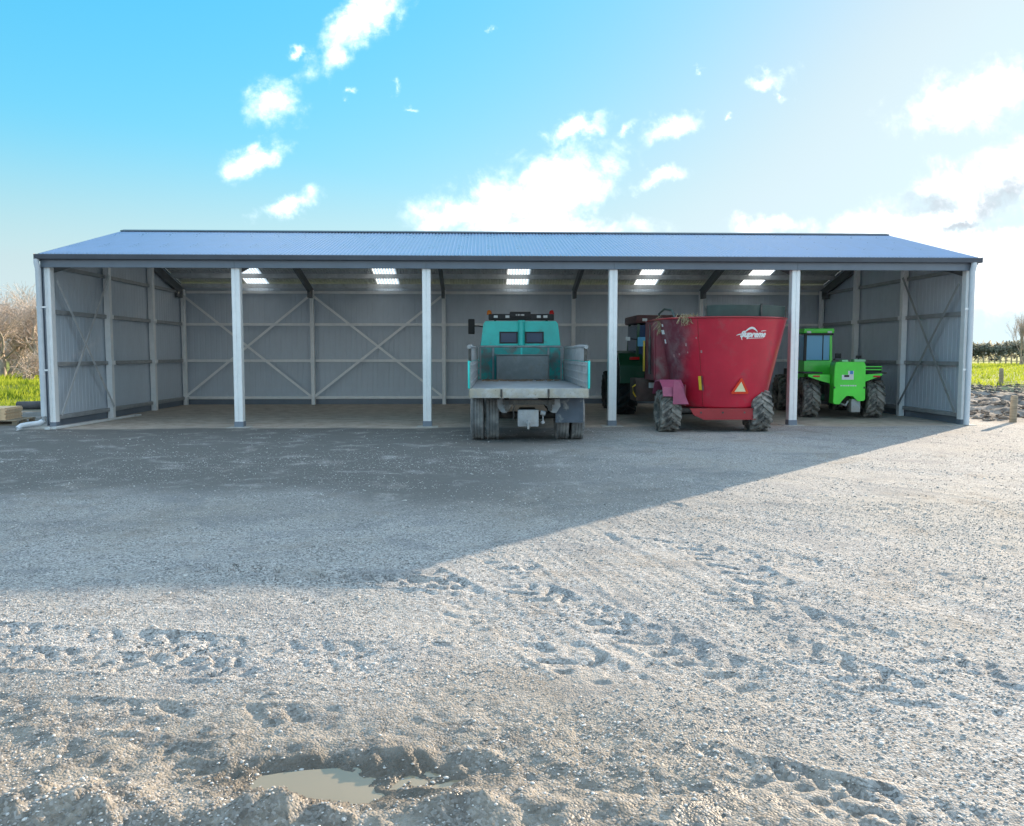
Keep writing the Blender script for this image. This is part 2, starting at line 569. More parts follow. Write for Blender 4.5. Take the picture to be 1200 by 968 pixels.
def rim_mesh(r, w, side, dish=0.3):
    """wheel disc, dished toward the given side"""
    bm = NB()
    hw = w / 2 * 0.78
    s = side
    prof = [(-hw, r * 0.60), (-hw, r * 0.53), (0, r * 0.47), (s * hw * dish, r * 0.40), (s * hw * dish, r * 0.22), (s * hw * (dish + 0.25), r * 0.19),
            (s * hw * (dish + 0.25), r * 0.02)]
    if s < 0:
        prof[0], prof[1] = (hw, r * 0.60), (hw, r * 0.53)
    rings = []
    lathe_x(bm, prof, 32, closed=False)
    for k in range(8):
        a = 2 * math.pi * k / 8
        M = Matrix.Rotation(a, 4, 'X')
        box(bm, s * hw * dish - 0.02, s * hw * dish + 0.025 * s, -0.018, 0.018, r * 0.28, r * 0.28 + 0.036, 0, M)
    return finish(bm, 'wheel', 35)


def wheel(parent, x, y, r, w, tyre_me, side, rim_mat, tyre_mat, spin=0.0, rimcache={}):
    key = (round(r, 3), round(w, 3), side, rim_mat.name)
    if key not in rimcache:
        rimcache[key] = rim_mesh(r, w, side)
    wo_ = link('wheel', rimcache[key], rim_mat, parent, (x, y, r - 0.012), (spin, 0, 0))
    link('tyre', tyre_me, tyre_mat, wo_)
    return wo_

# ------------------------------------------------------------------ terrain
def _hash(ix, iy, seed):
    h = (ix.astype(np.int64) * 374761393 + iy.astype(np.int64) * 668265263 + seed * 1442695041) & 0xFFFFFFFF
    h = ((h ^ (h >> 13)) * 1274126177) & 0xFFFFFFFF
    return ((h ^ (h >> 16)) & 0xFFFF) / 65535.0


def vnoise(x, y, seed=0):
    ix, iy = np.floor(x), np.floor(y)
    fx, fy = x - ix, y - iy
    fx = fx * fx * (3 - 2 * fx)
    fy = fy * fy * (3 - 2 * fy)
    a, b = _hash(ix, iy, seed), _hash(ix + 1, iy, seed)
    c, d = _hash(ix, iy + 1, seed), _hash(ix + 1, iy + 1, seed)
    return (a * (1 - fx) + b * fx) * (1 - fy) + (c * (1 - fx) + d * fx) * fy - 0.5


def fbm(x, y, f, oct=4, gain=0.5, seed=0):
    s, a = 0, 1.0
    for o in range(oct):
        s = s + a * vnoise(x * f + 17.3 * o, y * f - 9.1 * o, seed + o)
        f *= 2.03
        a *= gain
    return s


def sstep(a, b, x):
    t = np.clip((x - a) / (b - a), 0, 1)
    return t * t * (3 - 2 * t)


# tyre tracks on the yard: two pixels of the photograph, half width, depth, lug pitch
TR = [((180, 664), (520, 684), .15, .075, .20), ((-60, 742), (430, 762), .17, .050, .20), ((20, 772), (400, 788), .16, .040, .18),
      ((470, 655), (700, 790), .20, .030, .22), ((560, 640), (860, 790), .18, .026, .20), ((820, 640), (1010, 740), .22, .030, .24),
      ((620, 690), (1010, 850), .20, .030, .22), ((860, 700), (1200, 800), .22, .032, .24), ((930, 760), (1200, 860), .20, .034, .22),
      ((700, 630), (1180, 690), .25, .018, .26), ((60, 610), (420, 640), .25, .018, .26), ((560, 700), (480, 900), .18, .022, .2),
      ((700, 900), (1000, 968), .16, .036, .16), ((880, 900), (1150, 968), .14, .036, .16), ((100, 880), (520, 900), .13, .06, .15),
      ((230, 905), (430, 945), .10, .022, .045), ((0, 830), (340, 845), .16, .022, .2), ((0, 590), (520, 612), .3, .014, .3),
      ((660, 560), (1200, 610), .3, .014, .3), ((750, 590), (1200, 650), .28, .016, .28)]
TRK = []
for a_, b_, w_, d_, p_ in TR:
    A_, B_ = gnd(*a_), gnd(*b_)
    TRK.append((A_.x, A_.y, B_.x, B_.y, w_, d_ * 0.55, p_))
PUD = (gnd(425, 912), gnd(350, 900))


def height(x, y):
    yard = sstep(-1.0, -7.0, y)                         # loose in front, packed near the shed
    inside = sstep(-0.6, 0.2, y) * sstep(-0.3, 0.3, x) * sstep(22.8, 22.2, x) * sstep(9.4, 9.0, y)
    h = 0.012 * fbm(x, y, 0.5, 3, seed=3) * (0.3 + yard)
    near = sstep(-9.0, -14.5, y)
    h = h + (0.004 + 0.003 * yard + 0.003 * near) * fbm(x, y, 2.2, 4, 0.55, seed=9)
    h = h + (0.002 + 0.003 * yard) * np.maximum(fbm(x, y, 9.0, 3, 0.6, seed=21), -0.2) * (y < 0)
    h = h * (1 - 0.75 * inside)
    for (ax, ay, bx_, by_, w, d, p) in TRK:
        L = math.hypot(bx_ - ax, by_ - ay)
        ux, uy = (bx_ - ax) / L, (by_ - ay) / L
        s = (x - ax) * ux + (y - ay) * uy
        t = -(x - ax) * uy + (y - ay) * ux + 0.10 * vnoise(s * 0.5, s * 0 + ax, 5)
        sel = (np.abs(t) < w * 1.7) & (s > -0.4) & (s < L + 0.4)
        if not sel.any():
            continue
        ss, tt = s[sel], t[sel]
        fade = sstep(-0.4, 0.1, ss) * sstep(L + 0.4, L - 0.1, ss) * (.30 + .70 * sstep(-0.20, 0.10, fbm(ss, tt * 0.3, 1.1, 2, seed=int(ax * 7) % 97)))
        fade = fade * np.clip(.75 + 1.5 * fbm(ss + ax, tt + ay, 5.0, 3, .6, seed=23), 0, 1.4)
        ss = ss + .10 * fbm(ss + ax, tt + ay, 4.0, 3, .6, seed=27)
        at_ = np.abs(tt) / w
        side = np.where(tt > 0, 0.5, 0.0)
        ph = (ss / p + at_ * 0.55 + side) % 1.0
        lug = sstep(0.08, 0.2, ph) * sstep(0.55, 0.42, ph)
        cut = lug * sstep(1.05, 0.9, at_) * sstep(0.02, 0.1, at_)
        berm = np.exp(-((at_ - 1.15) / 0.14) ** 2)
        crest = (1 - lug) * sstep(1.0, 0.8, at_)
        h[sel] += fade * (-d * cut - d * 0.35 * sstep(1.0, 0.8, at_) + d * 0.45 * berm + d * 0.25 * crest)
    # long shallow scrapes left by turning machines, swinging from across the yard to along it
    sw = sstep(8.5, 13.0, x)
    c1, s1_ = np.cos(-1.05 * sw), np.sin(-1.05 * sw)
    al, ac = x * c1 + (y + 14) * s1_, -x * s1_ + (y + 14) * c1
    str_ = vnoise(al * .55, ac * 5.5, 101) + .6 * vnoise(al * .9 + 7, ac * 12.0, 103)
    h = h + yard * .011 * np.maximum(str_, -.1) * sstep(-.1, .25, fbm(x, y, .35, 2, seed=107))
    # wet churned corner at the bottom of the picture
    mud = sstep(-15.6, -16.9, y + 0.12 * (x - 10) + 0.35 * fbm(x, y, 0.9, 2, seed=31))
    mud = mud * sstep(12.6, 10.6, x)
    h = h + mud * (0.04 * np.abs(fbm(x, y, 1.7, 4, 0.55, seed=41)) * 1.8 - 0.02 + 0.020 * fbm(x, y, 6.0, 4, 0.68, seed=47) + 0.016 * (0.25 - np.abs(fbm(x, y, 11.0, 2, 0.5, seed=53))))
    for (mx_, my_, ra_, rb2, mh) in ((8.75, -16.98, .42, .16, .085), (9.55, -17.02, .30, .10, .06), (10.35, -16.98, .30, .08, .05)):
        h = h + mh * np.exp(-(((x - mx_) / ra_) ** 2 + ((y - my_) / rb2) ** 2)) * (1 + .9 * fbm(x, y, 9, 3, .6, seed=49))
    # rut and hollow of the puddle
    for q, rad, dep in ((PUD[0], 0.24, 0.030), (PUD[1], 0.16, 0.028)):
        rr = np.sqrt(((x - q.x) * 0.55) ** 2 + ((y - q.y) * 1.7) ** 2) + 0.05 * fbm(x, y, 5, 2, seed=55)
        h = h - dep * sstep(rad * 1.5, rad * 0.4, rr)
    # turned earth right of the shed, rougher and heaped
    earth = sstep(23.3, 24.6, x) * sstep(0.2, 2.5, y) * sstep(34, 24, y)
    rid = 0.5 - np.abs(fbm(x, y, 0.45, 3, 0.55, seed=61)) * 1.6
    h = h + earth * (0.30 * np.maximum(rid, -0.15) * sstep(0.0, 5.0, y) + 0.16 * fbm(x, y, 1.9, 4, 0.6, seed=63))
    # low grassy rise left behind the pallet
    gl_ = sstep(-2.5, -6, x) * sstep(8, 16, y) * sstep(60, 35, y)
    h = h + gl_ * (0.45 + 0.35 * fbm(x, y, 0.3, 3, seed=71))
    return h


def spaced(segs):
    out = []
    for a, b, d in segs:
        out.append(np.linspace(a, b, max(2, int(round(abs(b - a) / d)) + 1))[:-1])
    out.append(np.array([segs[-1][1]]))
    return np.concatenate(out)


def geo(a, b, d0, g=1.22):
    v, d = [a], d0
    sgn = 1 if b > a else -1
    while (b - v[-1]) * sgn > 0:
        v.append(v[-1] + sgn * d)
        d *= g
    v[-1] = b
    return np.array(v)


gx = np.concatenate([geo(-12, -2500, .5)[::-1][:-1], spaced([(-12, -2, .14), (-2, 4.5, .07), (4.5, 7.5, .035), (7.5, 13.6, .018), (13.6, 17, .035), (17, 23, .07), (23, 40, .14)]), geo(40, 3000, .3)[1:]])
gy = np.concatenate([geo(-17.7, -300, .15)[::-1][:-1], spaced([(-17.7, -15.4, .014), (-15.4, -13, .02), (-13, -10, .035), (-10, -5, .06), (-5, 2, .12), (2, 34, .25)]), geo(34, 4000, .5)[1:]])
GX, GY = np.meshgrid(gx, gy)
GZ = height(GX, GY)
nx, ny = len(gx), len(gy)
co = np.stack([GX.ravel(), GY.ravel(), GZ.ravel()], 1).astype(np.float32)
ii = (np.arange(ny - 1)[:, None] * nx + np.arange(nx - 1)[None, :]).ravel()
quads = np.stack([ii, ii + 1, ii + 1 + nx, ii + nx], 1).astype(np.int32)


def np_mesh(name, co, faces, k):
    me = bpy.data.meshes.new(name)
    me.vertices.add(len(co))
    me.vertices.foreach_set('co', np.ascontiguousarray(co, np.float32).ravel())
    nf = len(faces)
    me.loops.add(nf * k)
    me.loops.foreach_set('vertex_index', np.ascontiguousarray(faces, np.int32).ravel())
    me.polygons.add(nf)
    me.polygons.foreach_set('loop_start', np.arange(nf, dtype=np.int32) * k)
    me.polygons.foreach_set('loop_total', np.full(nf, k, np.int32))
    me.update(calc_edges=True)
    return me


gme = np_mesh('ground', co, quads, 4)
gme.polygons.foreach_set('use_smooth', np.ones(len(quads), bool))
# zones of the ground as a colour attribute: R grass, G packed earth floor, B mud
X_, Y_ = GX.ravel(), GY.ravel()
wob = fbm(X_, Y_, 0.6, 3, seed=81)
gleft = sstep(-2.6, -4.2, X_ + 1.2 * wob) * sstep(5.6, 8.2, Y_ + 2.0 * wob)
gright = sstep(15, 24, Y_ + 6 * fbm(X_, Y_, 0.12, 3, seed=83)) * sstep(23, 27, X_)
gback = sstep(12, 14, Y_ + wob)
grass = np.clip(np.maximum(np.maximum(gleft, gright), gback * (X_ < 23.5)), 0, 1)
dirt = sstep(-0.55, -0.15, Y_ + 0.4 * wob) * sstep(-0.8, -0.2, X_) * sstep(23.0, 22.5, X_) * sstep(9.5, 9.0, Y_)
mudz = sstep(-15.2, -16.6, Y_ + 0.10 * (X_ - 10) + 0.5 * fbm(X_, Y_, 0.9, 3, seed=31)) * sstep(13.4, 10.8, X_ + 0.8 * wob)
earthz = sstep(22.9, 23.9, X_ + 0.5 * wob) * sstep(-0.2, 1.4, Y_ + 0.5 * wob) * (1 - grass)
darkz = sstep(-12.0, -8.5, Y_ + 1.6 * wob + 0.10 * (X_ - 8)) * sstep(15.5, 10.0, X_ + 1.5 * wob) * (1 - dirt)  # darker gravel towards the shed, fading out to the right
zone = np.stack([grass, dirt, np.maximum(mudz, 0), np.ones_like(grass)], 1).astype(np.float32)
wetz = np.zeros_like(grass)
for q_, rr_ in ((PUD[0], .48), (PUD[1], .34)):
    d_ = np.sqrt(((X_ - q_.x) * .62) ** 2 + ((Y_ - q_.y) * 1.5) ** 2) + .10 * fbm(X_, Y_, 4, 3, seed=57)
    wetz = np.maximum(wetz, sstep(rr_, rr_ * .45, d_))
zone2 = np.stack([earthz, darkz, wetz, np.ones_like(grass)], 1).astype(np.float32)
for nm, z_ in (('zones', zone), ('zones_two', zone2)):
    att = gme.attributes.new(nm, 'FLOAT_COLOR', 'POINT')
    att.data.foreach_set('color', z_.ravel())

gm = bpy.data.materials.new('yard_ground')
gm.use_nodes = True
T = NT(gm.node_tree)
p = T.n['Principled BSDF']
geoN = T.new('ShaderNodeNewGeometry')
P = geoN.outputs['Position']
a1 = T.new('ShaderNodeAttribute')
a1.attribute_name = 'zones'
s1 = T.new('ShaderNodeSeparateColor')
T.l.new(a1.outputs['Color'], s1.inputs[0])
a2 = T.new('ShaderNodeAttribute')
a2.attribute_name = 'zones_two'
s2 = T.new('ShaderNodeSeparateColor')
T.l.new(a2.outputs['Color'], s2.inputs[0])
vo = T.new('ShaderNodeTexVoronoi')
vo.inputs['Scale'].default_value = 78
T.put(vo.inputs['Vector'], P)
vb = T.new('ShaderNodeTexVoronoi')
vb.inputs['Scale'].default_value = 22
T.put(vb.inputs['Vector'], P)
vsep = T.new('ShaderNodeSeparateColor')
T.l.new(vo.outputs['Color'], vsep.inputs[0])
vsb = T.new('ShaderNodeSeparateColor')
T.l.new(vb.outputs['Color'], vsb.inputs[0])
big = T.noise(P, 0.35, 5, 0.6)
mid = T.noise(P, 2.5, 6, 0.62)
fin = T.noise(P, 30, 5, 0.7)
tone = T.mix(vsep.outputs[0], (0.10, 0.095, 0.09, 1), (0.80, 0.765, 0.72, 1))
tone = T.mix(T.m('MULTIPLY', vsb.outputs[1], 0.35), tone, (0.50, 0.475, 0.445, 1))
fines = T.mix(fin, (0.40, 0.365, 0.325, 1), (0.58, 0.54, 0.485, 1))
grav = T.mix(T.m('MULTIPLY', T.ramp(mid, 0.46, 0.70), 0.65), tone, fines)
grav = T.mix(T.m('MULTIPLY', T.ramp(big, 0.45, 0.65), 0.35), grav, (0.50, 0.44, 0.365, 1))
grav = T.mix(T.m('MULTIPLY', T.ramp(T.noise(P, 1.1, 7, 0.68, 0.6), 0.50, 0.62), 0.42), grav, (0.25, 0.255, 0.265, 1))
grav = T.mix(T.m('MULTIPLY', T.ramp(T.noise(P, 0.7, 7, 0.68, 0.8), 0.54, 0.66), 0.40), grav, (0.30, 0.245, 0.19, 1))
dark_gravel = T.mix(fin, (0.12, 0.115, 0.105, 1), (0.26, 0.25, 0.23, 1))
grav = T.mix(T.m('MULTIPLY', s2.outputs[1], T.ramp(T.noise(P, 1.6, 7, 0.65, 0.4), 0.24, 0.50)), grav, dark_gravel)
floor_ = T.mix(T.ramp(mid, 0.3, 0.7), (0.45, 0.38, 0.31, 1), (0.63, 0.55, 0.46, 1))
floor_ = T.mix(T.ramp(T.noise(P, 6, 6, 0.7), 0.55, 0.7), floor_, (0.30, 0.25, 0.20, 1))
colr = T.mix(s1.outputs[1], grav, floor_)
wet_shade = T.ramp(T.noise(P, 3.2, 7, 0.66, 0.5), 0.50, 0.60)  # dark glossy patches: wet mud together with painted shadows of the lumps
mudc = T.mix(T.ramp(T.noise(P, 5, 6, 0.65), 0.35, 0.65), (0.20, 0.175, 0.14, 1), (0.36, 0.315, 0.25, 1))
mudc = T.mix(T.m('MULTIPLY', wet_shade, 0.8), mudc, (0.105, 0.09, 0.07, 1))
colr = T.mix(T.m('MULTIPLY', s1.outputs[2], T.m('MULTIPLY_ADD', vsep.outputs[1], 0.5, 0.45)), colr, mudc)
colr = T.mix(T.m('MULTIPLY', s2.outputs[2], 0.75), colr, (0.12, 0.10, 0.075, 1))
earc = T.mix(T.ramp(T.noise(P, 1.3, 7, 0.65), 0.38, 0.62), (0.10, 0.085, 0.075, 1), (0.36, 0.33, 0.30, 1))
colr = T.mix(s2.outputs[0], colr, earc)
gcol = T.mix(T.ramp(T.noise(P, 0.5, 6, 0.65), 0.35, 0.65), (0.16, 0.20, 0.025, 1), (0.36, 0.38, 0.05, 1))
colr = T.mix(s1.outputs[0], colr, gcol)
colr = T.vm('MULTIPLY', colr, (0.80, 0.80, 0.815)).outputs[0]
T.put(p.inputs['Base Color'], colr)
T.put(p.inputs['Roughness'], T.m('SUBTRACT', 0.95, T.m('MULTIPLY', s1.outputs[2], T.m('MULTIPLY_ADD', wet_shade, 0.40, 0.10))))
rough_ = T.m('SUBTRACT', p.inputs['Roughness'].links[0].from_socket, T.m('MULTIPLY', s2.outputs[2], 0.35), clamp=True)
T.put(p.inputs['Roughness'], rough_)
p.inputs['Specular IOR Level'].default_value = 0.3
bh = T.m('ADD', T.m('MULTIPLY', vo.outputs['Distance'], -0.006), T.m('ADD', T.m('MULTIPLY', fin, 0.009), T.m('ADD', T.m('MULTIPLY', T.noise(P, 11, 4, 0.6), 0.006), T.m('MULTIPLY', vb.outputs['Distance'], -0.006))))
bh = T.m('MULTIPLY', bh, T.m('SUBTRACT', 1.0, T.m('MULTIPLY', s1.outputs[1], 0.6)))
bn = T.new('ShaderNodeBump')
bn.inputs['Strength'].default_value = 1.0
bn.inputs['Distance'].default_value = 1.0
T.put(bn.inputs['Height'], bh)
T.put(p.inputs['Normal'], bn.outputs[0])
ground = tag(link('ground', gme, gm), kind='structure')

# puddle: a flat sheet that meets the hollow
zl = float(height(np.array([[PUD[0].x]]), np.array([[PUD[0].y]]))[0, 0]) + 0.011
pm = bpy.data.materials.new('muddy_water')
pm.use_nodes = True
pp = pm.node_tree.nodes['Principled BSDF']
pp.inputs['Base Color'].default_value = (0.30, 0.245, 0.165, 1)
pp.inputs['Roughness'].default_value = 0.04
bm = NB()
ring = []
for k in range(28):
    a = 2 * math.pi * k / 28
    ring.append(bm.verts.new((PUD[0].x - 0.06 + 0.50 * math.cos(a), PUD[0].y + 0.02 + 0.15 * math.sin(a), zl)))
bm.faces.new(ring)
tag(obj('puddle', bm, pm), kind='structure')

# loose stones lying on the yard
bands = [(-17.6, -15.6, 6.0, 14.8, 1700, .0036, .0030), (-15.6, -13.6, 3.8, 17, 1500, .0042, .0026), (-13.6, -10.5, 1.2, 20, 900, .0050, .0026), (-10.5, -5, -2, 24, 220, .0065, .003), (-5, -0.8, -4, 25, 30, .008, .004)]
SX, SY, SR = [], [], []
for (y0, y1, x0, x1, den, r0, rs) in bands:
    n = int((y1 - y0) * (x1 - x0) * den)
    sx_, sy_ = rng.uniform(x0, x1, n), rng.uniform(y0, y1, n)
    keep = fbm(sx_, sy_, 1.1, 3, seed=91) + rng.uniform(-.35, .35, n) > -0.12
    # inside the camera's sector, and a good margin beside it
    keep &= np.abs(sx_ - CAM.x - 0.036 * (sy_ - CAM.y)) < 0.85 * (sy_ - CAM.y) + 0.5
    SX.append(sx_[keep])
    SY.append(sy_[keep])
    SR.append((r0 + rs * rng.exponential(0.6, keep.sum())).clip(0, 0.04))
SX, SY, SR = np.concatenate(SX), np.concatenate(SY), np.concatenate(SR)
ns = len(SX)
# 12-vertex and 6-vertex stones
t_ = (1 + 5 ** .5) / 2
V12 = np.array([(-1, t_, 0), (1, t_, 0), (-1, -t_, 0), (1, -t_, 0), (0, -1, t_), (0, 1, t_), (0, -1, -t_), (0, 1, -t_), (t_, 0, -1), (t_, 0, 1), (-t_, 0, -1), (-t_, 0, 1)]) / 1.902
F20 = np.array([(0, 11, 5), (0, 5, 1), (0, 1, 7), (0, 7, 10), (0, 10, 11), (1, 5, 9), (5, 11, 4), (11, 10, 2), (10, 7, 6), (7, 1, 8), (3, 9, 4), (3, 4, 2), (3, 2, 6), (3, 6, 8), (3, 8, 9), (4, 9, 5), (2, 4, 11), (6, 2, 10), (8, 6, 7), (9, 8, 1)])
V6 = np.array([(1, 0, 0), (0, 1, 0), (-1, 0, 0), (0, -1, 0), (.2, .1, 1), (0, 0, -1.)])
F8 = np.array([(0, 1, 4), (1, 2, 4), (2, 3, 4), (3, 0, 4), (1, 0, 5), (2, 1, 5), (3, 2, 5), (0, 3, 5)])
big = (SY < -14.6) | (SR > .011)
order = np.argsort(~big, kind='stable')
SX, SY, SR = SX[order], SY[order], SR[order]
nb = int(big.sum())
SZ = height(SX[None, :], SY[None, :])[0]
TON = rng.uniform(0, 1, ns).astype(np.float32)


def stone_set(lo, hi, V, F):
    n = hi - lo
    k = len(V)
    r_ = SR[lo:hi]
    jit = V[None] * rng.uniform(.7, 1.25, (n, k, 1))
    jit = jit * np.stack([rng.uniform(.8, 1.5, n), rng.uniform(.7, 1.1, n), rng.uniform(.35, .65, n)], 1)[:, None, :] * r_[:, None, None]
    an = rng.uniform(0, 2 * np.pi, n)
    ca_, sa_ = np.cos(an)[:, None], np.sin(an)[:, None]
    v = np.stack([jit[:, :, 0] * ca_ - jit[:, :, 1] * sa_ + SX[lo:hi, None], jit[:, :, 0] * sa_ + jit[:, :, 1] * ca_ + SY[lo:hi, None],
                  jit[:, :, 2] + SZ[lo:hi, None] + r_[:, None] * 0.2], 2)
    return v.reshape(-1, 3), (F[None] + (np.arange(n) * k)[:, None, None]).reshape(-1, 3), np.repeat(TON[lo:hi], k)


va, fa, ta = stone_set(0, nb, V12, F20)
vb_, fb, tb_ = stone_set(nb, ns, V6, F8)
sme = np_mesh('gravel', np.concatenate([va, vb_]), np.concatenate([fa, fb + len(va)]), 3)
ton = np.concatenate([ta, tb_])
att = sme.attributes.new('tone', 'FLOAT', 'POINT')
att.data.foreach_set('value', ton)
stm = bpy.data.materials.new('gravel_stone')
stm.use_nodes = True
T = NT(stm.node_tree)
p = T.n['Principled BSDF']
a1 = T.new('ShaderNodeAttribute')
a1.attribute_name = 'tone'
geoN = T.new('ShaderNodeNewGeometry')
n1 = T.noise(geoN.outputs['Position'], 60, 4)
cr = T.new('ShaderNodeValToRGB')
cr.color_ramp.elements[0].position = 0
cr.color_ramp.elements[0].color = (0.14, 0.14, 0.14, 1)
cr.color_ramp.elements[1].position = 1
cr.color_ramp.elements[1].color = (0.74, 0.72, 0.69, 1)
e_ = cr.color_ramp.elements.new(0.5)
e_.color = (0.40, 0.385, 0.365, 1)
T.put(cr.inputs[0], a1.outputs['Fac'])
T.put(p.inputs['Base Color'], T.mix(0.2, cr.outputs[0], T.mix(n1, (0.32, 0.30, 0.28, 1), (0.50, 0.475, 0.445, 1))))
p.inputs['Roughness'].default_value = 0.85
p.inputs['Specular IOR Level'].default_value = 0.3
tag(link('gravel', sme, stm), 'loose grey gravel stones scattered over the yard', 'gravel', kind='stuff')


def hz(x, y):
    return float(height(np.array([[float(x)]]), np.array([[float(y)]]))[0, 0])


# ------------------------------------------------------------------ shed
XC = [-0.03, 4.42, 9.0, 13.57, 18.1, 22.46]
XL, XR = XC[0] - 0.09, XC[5] + 0.10            # cladding planes of the end walls' outside
ZE, ZR, YR = 4.14, 5.37, 4.5                    # roof sheet at the eave, at the ridge, ridge position
YE = -0.22


def roofz(y):
    return ZR - abs(y - YR) * (ZR - ZE) / (YR - YE)


shed = tag(empty('farm_shed', (0, 0, 0)), 'long open-fronted grey steel farm shed with blue-grey corrugated gable roof', 'shed')

# columns: lipped channels back to back, drawn as one profile with a seam groove
def column_mesh(w, d, h):
    prof = [(-w / 2, -d / 2 + .012), (-w / 2 + .012, -d / 2), (-.014, -d / 2), (-.008, -d / 2 + .02), (.008, -d / 2 + .02), (.014, -d / 2), (w / 2 - .012, -d / 2),
            (w / 2, -d / 2 + .012), (w / 2, d / 2 - .012), (w / 2 - .012, d / 2), (-w / 2 + .012, d / 2), (-w / 2, d / 2 - .012)]
    return finish(prism(NB(), prof, 'z', 0, h), 'column')


cmf = column_mesh(0.205, 0.21, 3.86)
cmend = column_mesh(0.14, 0.2, 3.86)
cmb = column_mesh(0.13, 0.16, 4.0)
cme = column_mesh(0.15, 0.16, 1.0)
base_me = finish(box(NB(), -.11, .11, -.115, .115, 0, .13, .006), 'base_plate')
base_end = finish(box(NB(), -.075, .075, -.108, .108, 0, .13, .006), 'base_plate')
foot_me = finish(box(NB(), -.26, .26, -.24, .24, -.2, .018, .02), 'footing', 40)
for i, x in enumerate(XC):
    c = link('column', cmf if 0 < i < 5 else cmend, galv, shed, (x, 0, 0))
    link('base_plate', base_me if 0 < i < 5 else base_end, trim, c, (0, 0, .012))
    link('footing', foot_me, conc, shed, (x, -.02, -.004))
    c = link('column', cmb, galv, shed, (x if 0 < i < 5 else x + (.02 if i == 0 else -.02), 8.72, 0))
    for gz in (1.54, 2.81):
        bbox('cleat', galv, c, -.075, .075, -.10, -.082, gz - .09, gz + .09, 0.004)
for i in (0, 5):
    s = 1 if i == 0 else -1
    for y in (3.0, 6.0):
        h = roofz(y) - .28
        o = obj('column', prism(NB(), [(-.075, -.08), (.075, -.08), (.075, .08), (-.075, .08)], 'z', 0, h), galv, shed, (XC[i] + .02 * s, y, 0))
        for gz in (1.54, 2.81):
            bbox('cleat', galv, o, .077 if s > 0 else -.11, .11 if s > 0 else -.077, -.13, .10, gz - .06, gz + .06, 0.003)

# rafters of each portal frame
for i, x in enumerate(XC):
    for (ya, yb) in ((0.05, YR), (8.75, YR)):
        b = NB()
        za, zb = roofz(ya) - .36, roofz(yb) - .36
        bar(b, (x, ya, za), (x, yb, zb), .10, .26, side=(1, 0, 0))
        r_ = obj('rafter', b, rafter, shed)
    zk = roofz(8.62) - .25
    bbox('knee_plate', rafter, shed, x - .05, x + .05, 8.2, 8.62, zk - .34, zk - .12, 0.01)

# purlins
for k in range(5):
    for sg in (-1, 1):
        y = YR + sg * (0.35 + k * 0.97)
        z = roofz(y) - .125
        obj('purlin', box(NB(), XL + .06, XR - .06, y - .035, y + .035, z - .08, z + .07, 0), galvd, shed)

# roof sheets: corrugated iron, one object a sheet
NSH = 30
SW = (XR - XL + 0.02) / NSH


def corr(bm, w, L, drop, waves, amp, sub=6):
    n = waves * sub
    prev = None
    for i in range(n + 1):
        x = w * i / n
        z = amp * math.cos(2 * math.pi * i / sub)
        a = (bm.verts.new((x, 0, z)), bm.verts.new((x, L, z + drop)))
        if prev:
            bm.faces.new((prev[0], a[0], a[1], prev[1]))
        prev = a
    return bm


drop = ZR - ZE
rs_me = finish(corr(NB(), SW, YR - YE - .02, drop, 8, .011, 8), 'roof_sheet')
for f_ in (rs_me,):
    if f_.polygons[0].normal.z < 0:
        f_.flip_normals()
SKYL = [int((((XC[i] + XC[i + 1]) / 2) - XL) / SW) for i in range(5)]
rs_l = finish(corr(NB(), SW, YR - YE - .02, drop, 8, .011, 8), 'rooflight')
for k in range(NSH):
    x = XL - .01 + k * SW
    dz_ = .012 + .0 * (k % 2)
    link('roof_sheet', rs_me, roofm, shed, (x, YE, ZE + dz_))
    lit = k in SKYL
    link('rooflight' if lit else 'roof_sheet', rs_l if lit else rs_me, rooflight if lit else roofm, shed, (x + SW, 9 - YE, ZE + dz_), (0, 0, math.pi))
b = NB()
for sg in (-1, 1):
    hexa(b, [(XL - .03, YR, ZR + .035), (XR + .03, YR, ZR + .035), (XR + .03, YR + sg * .24, ZR - .03), (XL - .03, YR + sg * .24, ZR - .03),
             (XL - .03, YR, ZR + .055), (XR + .03, YR, ZR + .055), (XR + .03, YR + sg * .24, ZR - .005), (XL - .03, YR + sg * .24, ZR - .005)])
obj('ridge_cap', b, dkst, shed)
# barge boards along the gable ends
for x0, x1 in ((XL - .035, XL - .012), (XR + .012, XR + .035)):
    for sg in (-1, 1):
        ya, yb = YR + sg * (YR - YE), YR
        b = NB()
        hexa(b, [(x0, ya, ZE - .16), (x1, ya, ZE - .16), (x1, yb, ZR - .16), (x0, yb, ZR - .16), (x0, ya, ZE + .022), (x1, ya, ZE + .022), (x1, yb, ZR + .022), (x0, yb, ZR + .022)])
        obj('barge_board', b, dkst, shed)
# front header beam in bay lengths, gutter
for i in range(5):
    x0 = XL - .02 if i == 0 else XC[i]
    x1 = XR + .02 if i == 4 else XC[i + 1]
    bbox('header_beam', trim, shed, x0 + .002, x1 - .002, -.175, -.115, 3.845, 4.10, 0.006)
gp = [(-.33, 4.03), (-.19, 4.02), (-.19, 4.15), (-.205, 4.15), (-.205, 4.04), (-.315, 4.05), (-.32, 4.135), (-.335, 4.14), (-.345, 4.125)]
obj('gutter', prism(NB(), gp, 'x', XL - .07, XR + .07), dkst, shed)
for x in (XL - .074, XR + .071):
    bbox('gutter_end', dkst, shed, x, x + .003, -.345, -.19, 4.02, 4.15, 0)
obj('gutter', prism(NB(), [(9.19, 4.02), (9.33, 4.03), (9.34, 4.13), (9.19, 4.13)], 'x', XL - .05, XR + .05), dkst, shed)

